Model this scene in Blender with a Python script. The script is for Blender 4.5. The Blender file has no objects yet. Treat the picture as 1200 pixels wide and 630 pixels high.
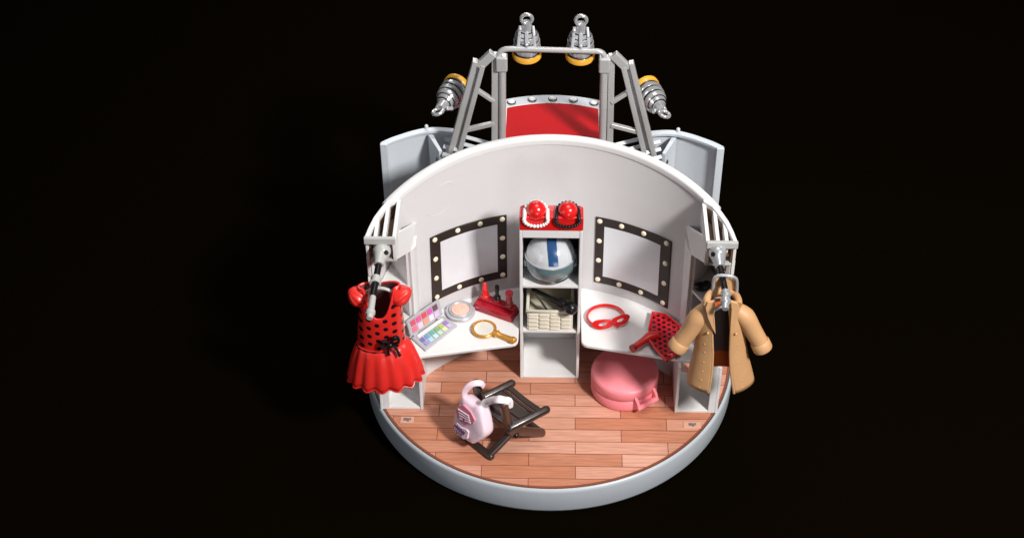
import bpy, bmesh, math, random
from mathutils import Vector, Matrix
random.seed(7)
S = bpy.context.scene
COL = S.collection
PI = math.pi

# ------------------------------------------------------------------ camera model (1 unit is about 7 mm of the toy)
CX, CY = 645.3, 315.0
F = 1800.0
PT = math.radians(41.5)
RO = math.radians(0.7)
CAM = Vector((0, -72.01, 70.80))
FW = Vector((0, math.cos(PT), -math.sin(PT)))
UP = Vector((0, math.sin(PT), math.cos(PT)))
RT = Vector((1, 0, 0))


def at(px, py, y=None, z=None):
    """the place seen at a pixel of the 1200x630 photograph on the plane y=... or z=..."""
    dx, dy = px - CX, py - CY
    u = dx * math.cos(RO) + dy * math.sin(RO)
    v = -dx * math.sin(RO) + dy * math.cos(RO)
    D = FW + RT * (u / F) - UP * (v / F)
    t = (z - CAM.z) / D.z if z is not None else (y - CAM.y) / D.y
    return CAM + D * t


# ------------------------------------------------------------------ materials
def mat(name, col, rough=0.35, metal=0.0, spec=0.5, bump=0.02, var=0.05, scale=1.5, coat=0.0, trans=0.0, sss=0.0, ior=1.5, emit=None, es=0):
    m = bpy.data.materials.new(name)
    m.use_nodes = True
    nt = m.node_tree
    b = nt.nodes['Principled BSDF']
    L = nt.links
    b.inputs['Metallic'].default_value = metal
    b.inputs['Specular IOR Level'].default_value = spec
    b.inputs['IOR'].default_value = ior
    b.inputs['Coat Weight'].default_value = coat
    b.inputs['Coat Roughness'].default_value = 0.12
    b.inputs['Transmission Weight'].default_value = trans
    if sss:
        b.inputs['Subsurface Weight'].default_value = sss
        b.inputs['Subsurface Radius'].default_value = (0.25, 0.15, 0.1)
        b.inputs['Subsurface Scale'].default_value = 0.6
    tc = nt.nodes.new('ShaderNodeTexCoord')
    n = nt.nodes.new('ShaderNodeTexNoise')
    n.inputs['Scale'].default_value = scale
    n.inputs['Detail'].default_value = 5
    L.new(tc.outputs['Object'], n.inputs['Vector'])
    mx = nt.nodes.new('ShaderNodeMix')
    mx.data_type = 'RGBA'
    mx.inputs[6].default_value = (*[c * (1 - var) for c in col], 1)
    mx.inputs[7].default_value = (*[min(1, c * (1 + var)) for c in col], 1)
    L.new(n.outputs['Fac'], mx.inputs[0])
    L.new(mx.outputs[2], b.inputs['Base Color'])
    n2 = nt.nodes.new('ShaderNodeTexNoise')
    n2.inputs['Scale'].default_value = 1.3
    n2.inputs['Detail'].default_value = 2
    L.new(tc.outputs['Object'], n2.inputs['Vector'])
    mr = nt.nodes.new('ShaderNodeMapRange')
    mr.inputs['To Min'].default_value = max(0.02, rough - 0.03)
    mr.inputs['To Max'].default_value = rough + 0.05
    L.new(n2.outputs['Fac'], mr.inputs['Value'])
    L.new(mr.outputs['Result'], b.inputs['Roughness'])
    if bump:
        n3 = nt.nodes.new('ShaderNodeTexNoise')
        n3.inputs['Scale'].default_value = 2.2
        n3.inputs['Detail'].default_value = 1
        L.new(tc.outputs['Object'], n3.inputs['Vector'])
        bp = nt.nodes.new('ShaderNodeBump')
        bp.inputs['Strength'].default_value = bump * 4
        bp.inputs['Distance'].default_value = 0.12
        L.new(n3.outputs['Fac'], bp.inputs['Height'])
        L.new(bp.outputs['Normal'], b.inputs['Normal'])
    if emit:
        b.inputs['Emission Color'].default_value = (*emit, 1)
        b.inputs['Emission Strength'].default_value = es
    return m


def dots_mat(name, base, dot, cw, ch, r, ax=('X', 'Z'), rough=0.25, ox=0, oz=0, front=None):
    """plastic with printed round dots on a staggered lattice"""
    m = mat(name, base, rough, coat=0.4, var=0.04)
    nt = m.node_tree
    L = nt.links
    b = nt.nodes['Principled BSDF']
    src = b.inputs['Base Color'].links[0].from_socket
    tc = nt.nodes.new('ShaderNodeTexCoord')
    sp = nt.nodes.new('ShaderNodeSeparateXYZ')
    L.new(tc.outputs['Object'], sp.inputs[0])

    def M(op, a, b_=None, c=None):
        n = nt.nodes.new('ShaderNodeMath')
        n.operation = op
        for i, v in enumerate((a, b_, c)):
            if v is None:
                continue
            if isinstance(v, (int, float)):
                n.inputs[i].default_value = v
            else:
                L.new(v, n.inputs[i])
        return n.outputs[0]

    def lattice(sx, sz):
        u = M('SUBTRACT', M('FRACT', M('ADD', M('DIVIDE', sp.outputs[ax[0]], cw), sx + 50)), 0.5)
        v = M('SUBTRACT', M('FRACT', M('ADD', M('DIVIDE', sp.outputs[ax[1]], ch), sz + 50)), 0.5)
        u = M('MULTIPLY', u, cw)
        v = M('MULTIPLY', v, ch)
        d = M('SQRT', M('ADD', M('MULTIPLY', u, u), M('MULTIPLY', v, v)))
        return M('LESS_THAN', d, r)
    f = M('MAXIMUM', lattice(ox, oz), lattice(ox + 0.5, oz + 0.5))
    if front is not None:
        f = M('MULTIPLY', f, M('LESS_THAN', sp.outputs['Y'], front))
    mx = nt.nodes.new('ShaderNodeMix')
    mx.data_type = 'RGBA'
    L.new(f, mx.inputs[0])
    L.new(src, mx.inputs[6])
    mx.inputs[7].default_value = (*dot, 1)
    L.new(mx.outputs[2], b.inputs['Base Color'])
    return m


def wood_mat():
    m = mat('plank_print', (0.6, 0.26, 0.16), 0.38, spec=0.4, bump=0.0)
    nt = m.node_tree
    L = nt.links
    b = nt.nodes['Principled BSDF']
    tc = nt.nodes.new('ShaderNodeTexCoord')
    mp = nt.nodes.new('ShaderNodeMapping')
    mp.inputs['Location'].default_value = (4.05, 30.02, 0)
    L.new(tc.outputs['Object'], mp.inputs['Vector'])
    bk = nt.nodes.new('ShaderNodeTexBrick')
    bk.offset = 0.5
    bk.inputs['Scale'].default_value = 1
    bk.inputs['Brick Width'].default_value = 5.7
    bk.inputs['Row Height'].default_value = 1.0
    bk.inputs['Mortar Size'].default_value = 0.028
    bk.inputs['Mortar Smooth'].default_value = 0.4
    bk.inputs['Bias'].default_value = -0.1
    bk.inputs['Color1'].default_value = (0.52, 0.205, 0.115, 1)
    bk.inputs['Color2'].default_value = (0.72, 0.39, 0.29, 1)
    bk.inputs['Mortar'].default_value = (0.20, 0.055, 0.022, 1)
    L.new(mp.outputs[0], bk.inputs['Vector'])
    mp2 = nt.nodes.new('ShaderNodeMapping')
    mp2.inputs['Scale'].default_value = (0.35, 7.0, 1)
    L.new(tc.outputs['Object'], mp2.inputs['Vector'])
    nz = nt.nodes.new('ShaderNodeTexNoise')
    nz.inputs['Scale'].default_value = 1.6
    nz.inputs['Detail'].default_value = 7
    nz.inputs['Distortion'].default_value = 0.6
    L.new(mp2.outputs[0], nz.inputs['Vector'])
    mr = nt.nodes.new('ShaderNodeMapRange')
    mr.inputs['From Min'].default_value = 0.3
    mr.inputs['From Max'].default_value = 0.7
    mr.inputs['To Min'].default_value = 0.74
    mr.inputs['To Max'].default_value = 1.12
    L.new(nz.outputs['Fac'], mr.inputs['Value'])
    mul = nt.nodes.new('ShaderNodeVectorMath')
    mul.operation = 'SCALE'
    L.new(bk.outputs['Color'], mul.inputs[0])
    L.new(mr.outputs['Result'], mul.inputs['Scale'])
    L.new(mul.outputs[0], b.inputs['Base Color'])
    return m


WHITE = mat('white_plastic', (0.74, 0.735, 0.73), 0.36, sss=0.0, bump=0.012, var=0.015, scale=0.5)
WALLW = mat('wall_plastic', (0.60, 0.588, 0.595), 0.40, bump=0.012, var=0.025, scale=0.35)
BASEG = mat('pale_blue_grey_plastic', (0.44, 0.475, 0.51), 0.36, bump=0.012, var=0.03, scale=0.6)
WINGG = mat('cool_white_plastic', (0.60, 0.65, 0.70), 0.35, bump=0.01, var=0.03)
TRUSSG = mat('silver_grey_plastic', (0.48, 0.48, 0.475), 0.30, metal=0.25, bump=0.0, var=0.015, scale=0.6)
ARMG = mat('light_grey_plastic', (0.44, 0.44, 0.425), 0.27, bump=0.01)
BLACK = mat('black_plastic', (0.008, 0.007, 0.008), 0.3, spec=0.4)
CHROME = mat('grey_chrome', (0.56, 0.56, 0.575), 0.18, metal=0.55, bump=0.0)
DKCHROME = mat('dark_chrome', (0.16, 0.16, 0.165), 0.25, metal=0.7)
ORANGE = mat('amber_plastic', (0.85, 0.42, 0.04), 0.3, coat=0.3)
RED = mat('red_plastic', (0.66, 0.012, 0.012), 0.22, coat=0.5, var=0.06)
DRESSRED = mat('dress_red', (0.72, 0.024, 0.018), 0.38, coat=0.08, var=0.06, bump=0.03)
CRIMSON = mat('crimson_plastic', (0.36, 0.006, 0.018), 0.24, coat=0.5)
CARPET = mat('red_carpet', (0.48, 0.006, 0.009), 0.7, spec=0.2, bump=0.05)
PINK = mat('pink_plastic', (0.90, 0.26, 0.30), 0.38, sss=0.0, bump=0.02)
PALEPINK = mat('pale_pink_plastic', (0.86, 0.66, 0.75), 0.3, coat=0.2, bump=0.03)
ROSE = mat('rose_print', (0.72, 0.25, 0.34), 0.35)
STRAPW = mat('pearl_pink_strap', (0.86, 0.78, 0.80), 0.3)
BROWNBLK = mat('black_brown_plastic', (0.030, 0.018, 0.014), 0.30, coat=0.25)
BRONZE = mat('dark_brown_plastic', (0.085, 0.038, 0.024), 0.32, coat=0.2)
TAN = mat('tan_plastic', (0.54, 0.30, 0.14), 0.52, bump=0.03, var=0.06)
TANL = mat('light_tan_plastic', (0.60, 0.35, 0.17), 0.4)
INSHADE = mat('inside_shade', (0.10, 0.072, 0.066), 0.45)  # dark inside of the coat; its back shade is put into the colour
RUST = mat('rust_plastic_and_bounce', (0.50, 0.10, 0.02), 0.4)  # neck band colour, reused for bounce light at the coat hem
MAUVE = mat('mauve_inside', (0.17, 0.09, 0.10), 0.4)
CREAM = mat('cream_plastic', (0.70, 0.66, 0.55), 0.45, bump=0.02)
GOLD = mat('gold_plastic', (0.62, 0.30, 0.045), 0.26, metal=0.45, coat=0.4)
BULB = mat('warm_bulb_print', (0.93, 0.78, 0.58), 0.25, coat=0.3)
MGLASS = mat('mirror_sticker', (0.74, 0.75, 0.79), 0.22, metal=0.15, bump=0.004, var=0.03)
LGLASS = mat('pearl_glass', (0.80, 0.78, 0.70), 0.15, metal=0.2)
SILVER = mat('silver_plastic', (0.50, 0.51, 0.54), 0.28, metal=0.3)
HELMW = mat('helmet_silver_white', (0.66, 0.69, 0.72), 0.16, metal=0.15, coat=0.6)
HBLUE = mat('helmet_blue', (0.02, 0.075, 0.20), 0.25, coat=0.5)
VISOR = mat('smoke_visor', (0.13, 0.20, 0.22), 0.12, coat=0.8, metal=0.1)
PEACH = mat('peach_powder', (0.80, 0.50, 0.40), 0.5, bump=0.08)
PEARL = mat('white_pearl', (0.86, 0.82, 0.80), 0.2, coat=0.5)
CLEAR = mat('clear_plastic', (0.66, 0.36, 0.26), 0.15)
MARK = mat('grey_print', (0.16, 0.13, 0.14), 0.5)
VIOLET = mat('dark_violet_print', (0.10, 0.03, 0.13), 0.4)
EMBOSS = mat('embossed_line', (0.64, 0.61, 0.61), 0.4)
BRWN_SHADE = mat('brown_recess_shade', (0.17, 0.09, 0.05), 0.6)  # slot darkness and reflected brown put into the colour
DOTDRESS = dots_mat('dress_dots', (0.70, 0.022, 0.017), (0.012, 0.006, 0.008), 0.98, 0.62, 0.145, front=0.25)
DOTFAN = dots_mat('fan_dots', (0.48, 0.010, 0.022), (0.018, 0.003, 0.006), 0.62, 0.42, 0.115, ax=('X', 'Y'))
WOOD = wood_mat()
EDGEB = mat('brown_floor_edge', (0.22, 0.065, 0.03), 0.45)
FRAMEB = mat('dark_brown_frame', (0.022, 0.014, 0.011), 0.35)
GROUND = mat('black_backdrop_paper', (0.0024, 0.0015, 0.0005), 0.9, spec=0.0, bump=0, var=0.02)


# ------------------------------------------------------------------ object helpers
def thing(name, label, cat, loc=(0, 0, 0), group=None):
    o = bpy.data.objects.new(name, None)
    COL.objects.link(o)
    o.empty_display_size = 0.3
    o.location = loc
    o['label'] = label
    o['category'] = cat
    if group:
        o['group'] = group
    return o


def tag(o, label, cat, group=None):
    o['label'] = label
    o['category'] = cat
    if group:
        o['group'] = group
    return o


def org(o):
    v = Vector((0, 0, 0))
    while o is not None:
        v += o.location
        o = o.parent
    return v


def obj(name, bm, material, parent=None, bevel=0.0, seg=2, ang=38, local=False, thick=0.0, sub=0, loc=None):
    """link a bmesh written in scene coordinates (or in its thing's own frame if local) as one mesh object"""
    base = Vector((0, 0, 0)) if local else (org(parent) if parent else Vector(loc or (0, 0, 0)))
    bmesh.ops.remove_doubles(bm, verts=bm.verts, dist=1e-5)
    bmesh.ops.recalc_face_normals(bm, faces=bm.faces)
    if base.length:
        bmesh.ops.translate(bm, verts=bm.verts, vec=-base)
    for f in bm.faces:
        f.smooth = True
    if not bevel:
        for e in bm.edges:
            if len(e.link_faces) == 2 and e.calc_face_angle(0) > math.radians(ang):
                e.smooth = False
    me = bpy.data.meshes.new(name)
    bm.to_mesh(me)
    bm.free()
    me.materials.append(material)
    o = bpy.data.objects.new(name, me)
    COL.objects.link(o)
    if parent:
        o.parent = parent
    elif not local:
        o.location = base
    if thick:
        md = o.modifiers.new('thick', 'SOLIDIFY')
        md.thickness = thick
        md.offset = 0
    if sub:
        md = o.modifiers.new('sub', 'SUBSURF')
        md.levels = md.render_levels = sub
    if bevel:
        md = o.modifiers.new('bevel', 'BEVEL')
        md.width = bevel
        md.segments = seg
        md.limit_method = 'ANGLE'
        md.angle_limit = math.radians(32)
        w = o.modifiers.new('wn', 'WEIGHTED_NORMAL')
        w.keep_sharp = False
    return o


def dup(root, loc, rot=None, label=None, group=None):
    r = root.copy()
    COL.objects.link(r)
    r.location = loc
    if rot is not None:
        r.rotation_euler = rot
    if label:
        r['label'] = label
    if group:
        r['group'] = group
    for ch in list(root.children):
        c = ch.copy()
        COL.objects.link(c)
        c.parent = r
        for g in ch.children:
            d = g.copy()
            COL.objects.link(d)
            d.parent = c
    return r


def nb():
    return bmesh.new()


def box(bm, lo, hi, M=None):
    vs = []
    for z in (lo[2], hi[2]):
        for x, y in ((lo[0], lo[1]), (hi[0], lo[1]), (hi[0], hi[1]), (lo[0], hi[1])):
            p = Vector((x, y, z))
            vs.append(bm.verts.new(M @ p if M else p))
    for q in ((3, 2, 1, 0), (4, 5, 6, 7), (0, 1, 5, 4), (1, 2, 6, 5), (2, 3, 7, 6), (3, 0, 4, 7)):
        bm.faces.new([vs[i] for i in q])
    return bm


def prism(bm, pts, z0, z1, M=None):
    a = [bm.verts.new(M @ Vector((x, y, z0)) if M else (x, y, z0)) for x, y in pts]
    b = [bm.verts.new(M @ Vector((x, y, z1)) if M else (x, y, z1)) for x, y in pts]
    bm.faces.new(a[::-1])
    bm.faces.new(b)
    n = len(pts)
    for i in range(n):
        bm.faces.new((a[i], a[(i + 1) % n], b[(i + 1) % n], b[i]))
    return bm


def frame_for(d):
    d = d.normalized()
    a = Vector((0, 0, 1)) if abs(d.z) < 0.9 else Vector((1, 0, 0))
    u = d.cross(a).normalized()
    return u, d.cross(u).normalized()


def tube(bm, pts, r, n=14, closed=False, flat=1.0, up=None):
    """round (or flattened) tube through points; r is a number or one per point"""
    pts = [Vector(p) for p in pts]
    rs = r if isinstance(r, (list, tuple)) else [r] * len(pts)
    rings = []
    u = None
    N = len(pts)
    for i, p in enumerate(pts):
        if closed:
            d = (pts[(i + 1) % N] - pts[i - 1]).normalized()
        else:
            d = (pts[min(i + 1, N - 1)] - pts[max(i - 1, 0)]).normalized()
        if up is not None:
            w = (Vector(up) - d * d.dot(Vector(up))).normalized()
            u = d.cross(w)
        elif u is None:
            u, w = frame_for(d)
        else:
            u = (u - d * u.dot(d)).normalized()
            w = d.cross(u)
        rings.append([bm.verts.new(p + (u * math.cos(2 * PI * k / n) + w * math.sin(2 * PI * k / n) * flat) * rs[i]) for k in range(n)])
    for i in range(N if closed else N - 1):
        a, b = rings[i], rings[(i + 1) % N]
        for k in range(n):
            bm.faces.new((a[k], a[(k + 1) % n], b[(k + 1) % n], b[k]))
    if not closed:
        bm.faces.new(rings[0][::-1])
        bm.faces.new(rings[-1])
    return bm


def capsule(bm, a, b, r, n=14):
    a, b = Vector(a), Vector(b)
    d = (b - a).normalized()
    ps, rs = [], []
    for k in range(5):
        t = PI / 2 * k / 4
        ps.append(a - d * r * math.cos(t) * 0.98)
        rs.append(max(0.02 * r, r * math.sin(t)))
    for k in range(5):
        t = PI / 2 * (4 - k) / 4
        ps.append(b + d * r * math.cos(t) * 0.98)
        rs.append(max(0.02 * r, r * math.sin(t)))
    return tube(bm, ps, rs, n)


def smooth_path(pts, n=6, closed=False):
    pts = [Vector(p) for p in pts]
    out = []
    N = len(pts)
    for i in range(N if closed else N - 1):
        p0 = pts[(i - 1) % N] if closed or i > 0 else pts[0]
        p1 = pts[i]
        p2 = pts[(i + 1) % N]
        p3 = pts[(i + 2) % N] if closed or i + 2 < N else pts[-1]
        for k in range(n):
            t = k / n
            out.append(0.5 * ((2 * p1) + (p2 - p0) * t + (2 * p0 - 5 * p1 + 4 * p2 - p3) * t * t + (3 * p1 - p0 - 3 * p2 + p3) * t ** 3))
    if not closed:
        out.append(pts[-1])
    return out


def lathe(bm, prof, c=(0, 0, 0), axis=(0, 0, 1), n=48):
    """closed profile of (radius, height) spun round an axis"""
    c = Vector(c)
    ax = Vector(axis).normalized()
    u, w = frame_for(ax)
    rings = []
    for r, h in prof:
        if r < 1e-6:
            rings.append([bm.verts.new(c + ax * h)])
        else:
            rings.append([bm.verts.new(c + ax * h + (u * math.cos(2 * PI * k / n) + w * math.sin(2 * PI * k / n)) * r) for k in range(n)])
    for a, b in zip(rings, rings[1:]):
        for k in range(n):
            j = (k + 1) % n
            if len(a) == 1 and len(b) == 1:
                continue
            if len(a) == 1:
                bm.faces.new((a[0], b[j], b[k]))
            elif len(b) == 1:
                bm.faces.new((a[k], a[j], b[0]))
            else:
                bm.faces.new((a[k], a[j], b[j], b[k]))
    return bm


def ball(bm, c, r, sq=(1, 1, 1), u=24, v=14, M=None):
    m = Matrix.Translation(Vector(c)) @ (M or Matrix()) @ Matrix.Diagonal((r * sq[0], r * sq[1], r * sq[2], 1))
    bmesh.ops.create_uvsphere(bm, u_segments=u, v_segments=v, radius=1, matrix=m)
    return bm


def grid(bm, rows):
    vs = [[bm.verts.new(p) for p in row] for row in rows]
    for a, b in zip(vs, vs[1:]):
        for k in range(len(a) - 1):
            bm.faces.new((a[k], a[k + 1], b[k + 1], b[k]))
    return vs


def slab(bm, rows, th, nrm):
    """grid of points given thickness along a direction (function of the point)"""
    a = grid(bm, rows)
    b = grid(bm, [[Vector(p) + nrm(p) * th for p in row] for row in rows])
    R, Cn = len(a), len(a[0])
    loop = [(0, k) for k in range(Cn)] + [(i, Cn - 1) for i in range(1, R)] + [(R - 1, k) for k in range(Cn - 2, -1, -1)] + [(i, 0) for i in range(R - 2, 0, -1)]
    for (i, j), (p, q) in zip(loop, loop[1:] + loop[:1]):
        bm.faces.new((a[i][j], b[i][j], b[p][q], a[p][q]))
    return bm


# ================================================================== the ground under the toy
g = obj('ground', box(nb(), (-260, -200, -2.1), (260, 400, -2.02)), GROUND)
g['kind'] = 'structure'

# ================================================================== the playset
P = thing('toy_dressing_room', 'round toy dressing room with curved white wall, plank floor, shelf tower and lamp truss behind', 'playset', (0, 0, -2))

# base disc with a soft rim
prof = [(0, -2), (11.75, -2), (11.93, -1.93), (12.0, -1.75), (12.03, -0.22), (12.0, -0.06), (11.93, 0.02), (11.86, 0.03), (11.80, -0.03), (11.78, -0.12), (0, -0.12)]
obj('base', lathe(nb(), prof, n=160), BASEG, P, ang=50)
fl = obj('plank_floor', lathe(nb(), [(0, -0.1), (11.62, -0.1), (11.62, 0.0), (0, 0.0)], n=160), WOOD, P)
obj('floor_edge', lathe(nb(), [(11.625, -0.1), (11.76, -0.1), (11.76, -0.006), (11.625, -0.006), (11.625, -0.1)], n=160), EDGEB, P)

# --- curved, slightly flaring wall
WC = -9.5


def WR(z):
    return 11 + 0.1 * (z - 4.3)


def wtop(x):
    return 15.2 - 0.0145 * x * x


def wy(x, z, off=0.0):
    return WC + math.sqrt((WR(z) + off) ** 2 - x * x)


def wall_nrm(p):
    v = Vector((p[0], p[1] - WC, -0.1 * math.hypot(p[0], p[1] - WC)))
    return v.normalized()


bm = nb()
rows = []
NX, NZ = 72, 20
for j in range(NZ + 1):
    t = j / NZ
    row = []
    for i in range(NX + 1):
        s = -1 + 2 * i / NX
        st = max(0.0, min(1.0, (t - 0.76) / 0.05))
        xm = 8.45 + 1.17 * st * st * (3 - 2 * st)
        zt = wtop(xm * s)
        z = zt * t
        a = s * math.asin(xm / WR(wtop(xm) * (t if t > 0.8 else 0.5)))
        R = WR(z)
        row.append(Vector((R * math.sin(a), WC + R * math.cos(a), z)))
    rows.append(row)
slab(bm, rows, 0.3, wall_nrm)
wall = obj('wall', bm, WALLW, P, ang=50)
# rolled white lip along the top of the wall
bm = nb()
pts_in, ring = [], []
for i in range(NX + 1):
    s = -1 + 2 * i / NX
    a = s * math.asin(9.62 / WR(14))
    z = wtop(9.62 * s)
    R = WR(z)
    d = Vector((math.sin(a), math.cos(a), 0))
    c = Vector((R * math.sin(a), WC + R * math.cos(a), z))
    sec = [(-0.10, -0.30), (-0.13, 0.0), (-0.11, 0.12), (-0.04, 0.18), (0.30, 0.19), (0.37, 0.14), (0.40, 0.04), (0.38, -0.30)]
    ring.append([bm.verts.new(c + d * q + Vector((0, 0, h))) for q, h in sec])
for a, b in zip(ring, ring[1:]):
    for k in range(8):
        bm.faces.new((a[k], a[(k + 1) % 8], b[(k + 1) % 8], b[k]))
bm.faces.new(ring[0])
bm.faces.new(ring[-1][::-1])
obj('lip', bm, WHITE, wall, ang=60)
# faint moulded arcs on the left of the wall
bm = nb()
for (cx, cz, r, a0, a1) in ((-6.85, 12.15, 0.75, 200, 330), (-6.35, 12.9, 0.5, 20, 140)):
    pts = []
    for k in range(14):
        a = math.radians(a0 + (a1 - a0) * k / 13)
        x, z = cx + r * math.cos(a), cz + r * math.sin(a)
        pts.append((x, wy(x, z) - 0.005, z))
    tube(bm, pts, 0.022, 6)
obj('moulded_mark', bm, EMBOSS, wall)

# --- desks, one each side of the tower
for sx in (-1, 1):
    out = [(1.95, -3.35), (1.98, -3.65), (2.12, -3.85), (2.35, -3.95), (7.88, -5.06), (8.5, -5.2), (10.35, -5.5), (10.2, -4.6), (9.9, -3.75)]
    for k in range(15):
        x = 9.2 + (1.95 - 9.2) * k / 14
        out.append((x, WC + math.sqrt(11.05 ** 2 - x * x)))
    out = [(sx * x, y) for x, y in out]
    obj('desk', prism(nb(), out, 4.06, 4.3), WHITE, P, bevel=0.06, seg=3)

# --- open shelf tower in the middle
T = obj('shelf_tower', box(nb(), (-1.80, 1.0, 0.02), (1.80, 1.12, 9.9)), WHITE, P)
for s in (-1, 1):
    bm = nb()
    YZ = Matrix(((0, 0, 1, 0), (1, 0, 0, 0), (0, 1, 0, 0), (0, 0, 0, 1)))     # prism drawn in y,z and extruded along x
    prism(bm, [(-2.6, 0.01), (1.0, 0.01), (1.0, 9.9), (-1.30, 12.39), (-2.6, 12.39)], min(s * 1.70, s * 1.88), max(s * 1.70, s * 1.88), YZ)
    obj('side_panel', bm, WHITE, T, bevel=0.035)
for z0, z1, yf, yb_ in ((0.012, 0.16, -2.57, .99), (3.95, 4.15, -2.50, .99), (7.80, 8.02, -2.57, .99), (11.80, 12.37, -2.57, -1.33)):
    obj('shelf', box(nb(), (-1.695, yf, z0), (1.695, yb_, z1)), WHITE, T, bevel=0.03)
obj('slanted_back', prism(nb(), [(-1.30, 12.34), (0.99, 9.86), (0.90, 9.78), (-1.39, 12.26)], -1.69, 1.69, YZ), WHITE, T)
obj('back_shade', prism(nb(), [(0.90, 8.03), (0.90, 9.70), (-1.10, 11.79), (-1.16, 11.73), (0.84, 9.66), (0.84, 8.03)], -1.685, 1.685, YZ), mat('painted_shade_grey', (0.10, 0.10, 0.11), 0.5), T)  # dark sheet; the compartment's shade is put into its colour

# --- columns of cubby holes at both ends of the wall
shell = [(9.62, -2.2), (9.95, -2.95), (10.25, -3.75), (10.45, -4.6), (10.6, -5.5)]


def shell_y(x):
    for (x0, y0), (x1, y1) in zip(shell, shell[1:]):
        if x <= x1:
            return y0 + (y1 - y0) * (x - x0) / (x1 - x0)
    return -5.5


for s in (-1, 1):
    def X(pts):
        return [(s * x, y) for x, y in pts]
    pl = shell + [(10.42, -5.5), (10.27, -4.6), (10.07, -3.8), (9.78, -3.0), (9.45, -2.3)]
    C = obj('column', prism(nb(), X(pl), 0.01, 4.05), WHITE, P, bevel=0.03)
    obj('head_shell', prism(nb(), X(pl), 11.2, 14.0), WHITE, C, bevel=0.03)
    obj('cubby_inner_wall', prism(nb(), X([(8.56, -2.5), (8.70, -2.6), (9.95, -0.45), (9.85, -0.25)]), 4.305, 11.3), WALLW, C)
    obj('cubby_back_wall', prism(nb(), X([(9.95, -0.44), (9.9, -0.22), (10.72, -2.9), (10.56, -2.9)]), 4.305, 11.3), WALLW, C)
    obj('cubby_outer_wall', prism(nb(), X([(10.57, -2.91), (10.73, -2.91), (10.62, -5.45), (10.46, -5.3)]), 4.305, 12.6), WHITE, C)
    obj('cubby_ceiling', prism(nb(), X([(8.56, -2.5), (9.9, -0.3), (10.65, -2.9), (10.55, -5.3)]), 11.22, 11.34), WHITE, C)
    # inner side panel of the lower box
    obj('side_panel', prism(nb(), X([(7.9, -5.5), (8.08, -5.5), (8.08, -1.9), (7.9, -1.75)]), 0.012, 4.055), WHITE, C, bevel=0.03)
    obj('front_strip', box(nb(), (min(s * 10.0, s * 10.42), -5.48, 0.014), (max(s * 10.0, s * 10.42), -5.3, 4.055)), WHITE, C, bevel=0.03)
    obj('shelf', prism(nb(), X([(8.085, -5.46), (10.4, -5.46), (10.25, -4.5), (9.95, -3.6), (9.55, -2.7), (8.9, -2.1), (8.085, -1.9)]), 0.015, 0.2), WHITE, C, bevel=0.02)
    # upper part: its open front runs slantwise from the wall out to the front corner
    obj('jamb', prism(nb(), X([(8.12, -2.15), (8.40, -2.62), (8.62, -2.47), (8.66, -1.2), (8.12, -0.7)]), 4.305, 10.7), WHITE, C, bevel=0.03)
    obj('outer_jamb', prism(nb(), X([(10.15, -5.30), (10.36, -5.48), (10.44, -5.3), (10.3, -4.9)]), 4.305, 12.55), WHITE, C, bevel=0.03)
    for z0, z1 in ((5.1, 5.28), (7.70, 7.90)):
        obj('shelf', prism(nb(), X([(8.62, -2.66), (10.2, -5.3), (10.45, -5.25), (10.55, -2.9), (9.9, -0.5)]), z0, z1), WHITE, C, bevel=0.02)
    # slanted cover between the head and the wall
    bm = nb()
    q = [(8.10, -1.02, 11.6), (8.36, -2.52, 10.6), (8.87, -5.3, 12.36), (8.83, -4.0, 13.3)]
    t0 = [bm.verts.new((s * x, y, z)) for x, y, z in q]
    t1 = [bm.verts.new((s * (x + .14), y + .08, z - 0.02)) for x, y, z in q]
    bm.faces.new(t0)
    bm.faces.new(t1[::-1])
    for i in range(4):
        bm.faces.new((t0[i], t0[(i + 1) % 4], t1[(i + 1) % 4], t1[i]))
    obj('cover', bm, WHITE, C, bevel=0.03)
    # slotted head of the column: curved edge, front bar, slats, recess
    bm = nb()
    box(bm, (min(s * 8.84, s * 9.06), -5.5, 12.5), (max(s * 8.84, s * 9.06), -1.9, 14.08))
    obj('head_side', bm, WHITE, C, bevel=0.025)
    obj('front_bar', box(nb(), (min(s * 8.86, s * 10.64), -5.72, 13.82), (max(s * 8.86, s * 10.64), -5.46, 14.26)), ARMG, C, bevel=0.04)
    for x in (9.52, 10.02):
        y1 = -2.2 if x < 9.6 else shell_y(x + 0.1)
        obj('slat', box(nb(), (min(s * (x - 0.105), s * (x + 0.105)), -5.46, 13.3), (max(s * (x - 0.105), s * (x + 0.105)), y1, 14.12)), WHITE, C, bevel=0.02)
    bm = nb()
    e = [(8.9, -1.55), (9.62, -2.2), (9.95, -2.95), (10.25, -3.75), (10.45, -4.6), (10.6, -5.46), (10.36, -5.46), (10.2, -4.65), (9.98, -3.85), (9.68, -3.1), (9.36, -2.4), (8.9, -1.95)]
    obj('curved_edge', prism(bm, X(e), 13.9, 14.24), WHITE, C, bevel=0.04)
    obj('recess', prism(nb(), X([(9.07, -5.3), (10.4, -5.3), (10.2, -4.3), (9.8, -3.2), (9.3, -2.4), (9.07, -2.2)]), 12.9, 13.05), BRWN_SHADE, C)
    obj('recess_wall', prism(nb(), X([(9.07, -1.95), (9.4, -2.2), (9.72, -3.05), (10.02, -3.85), (10.24, -4.65), (10.38, -5.45), (10.33, -5.45), (10.18, -4.65), (9.96, -3.88), (9.66, -3.12), (9.34, -2.3), (9.07, -2.05)]), 11.3, 13.88), BRWN_SHADE, C)
    obj('recess_back', box(nb(), (min(s * 9.07, s * 10.3), -4.9, 12.52), (max(s * 9.07, s * 10.3), -4.75, 12.88)), ARMG, C)
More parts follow.
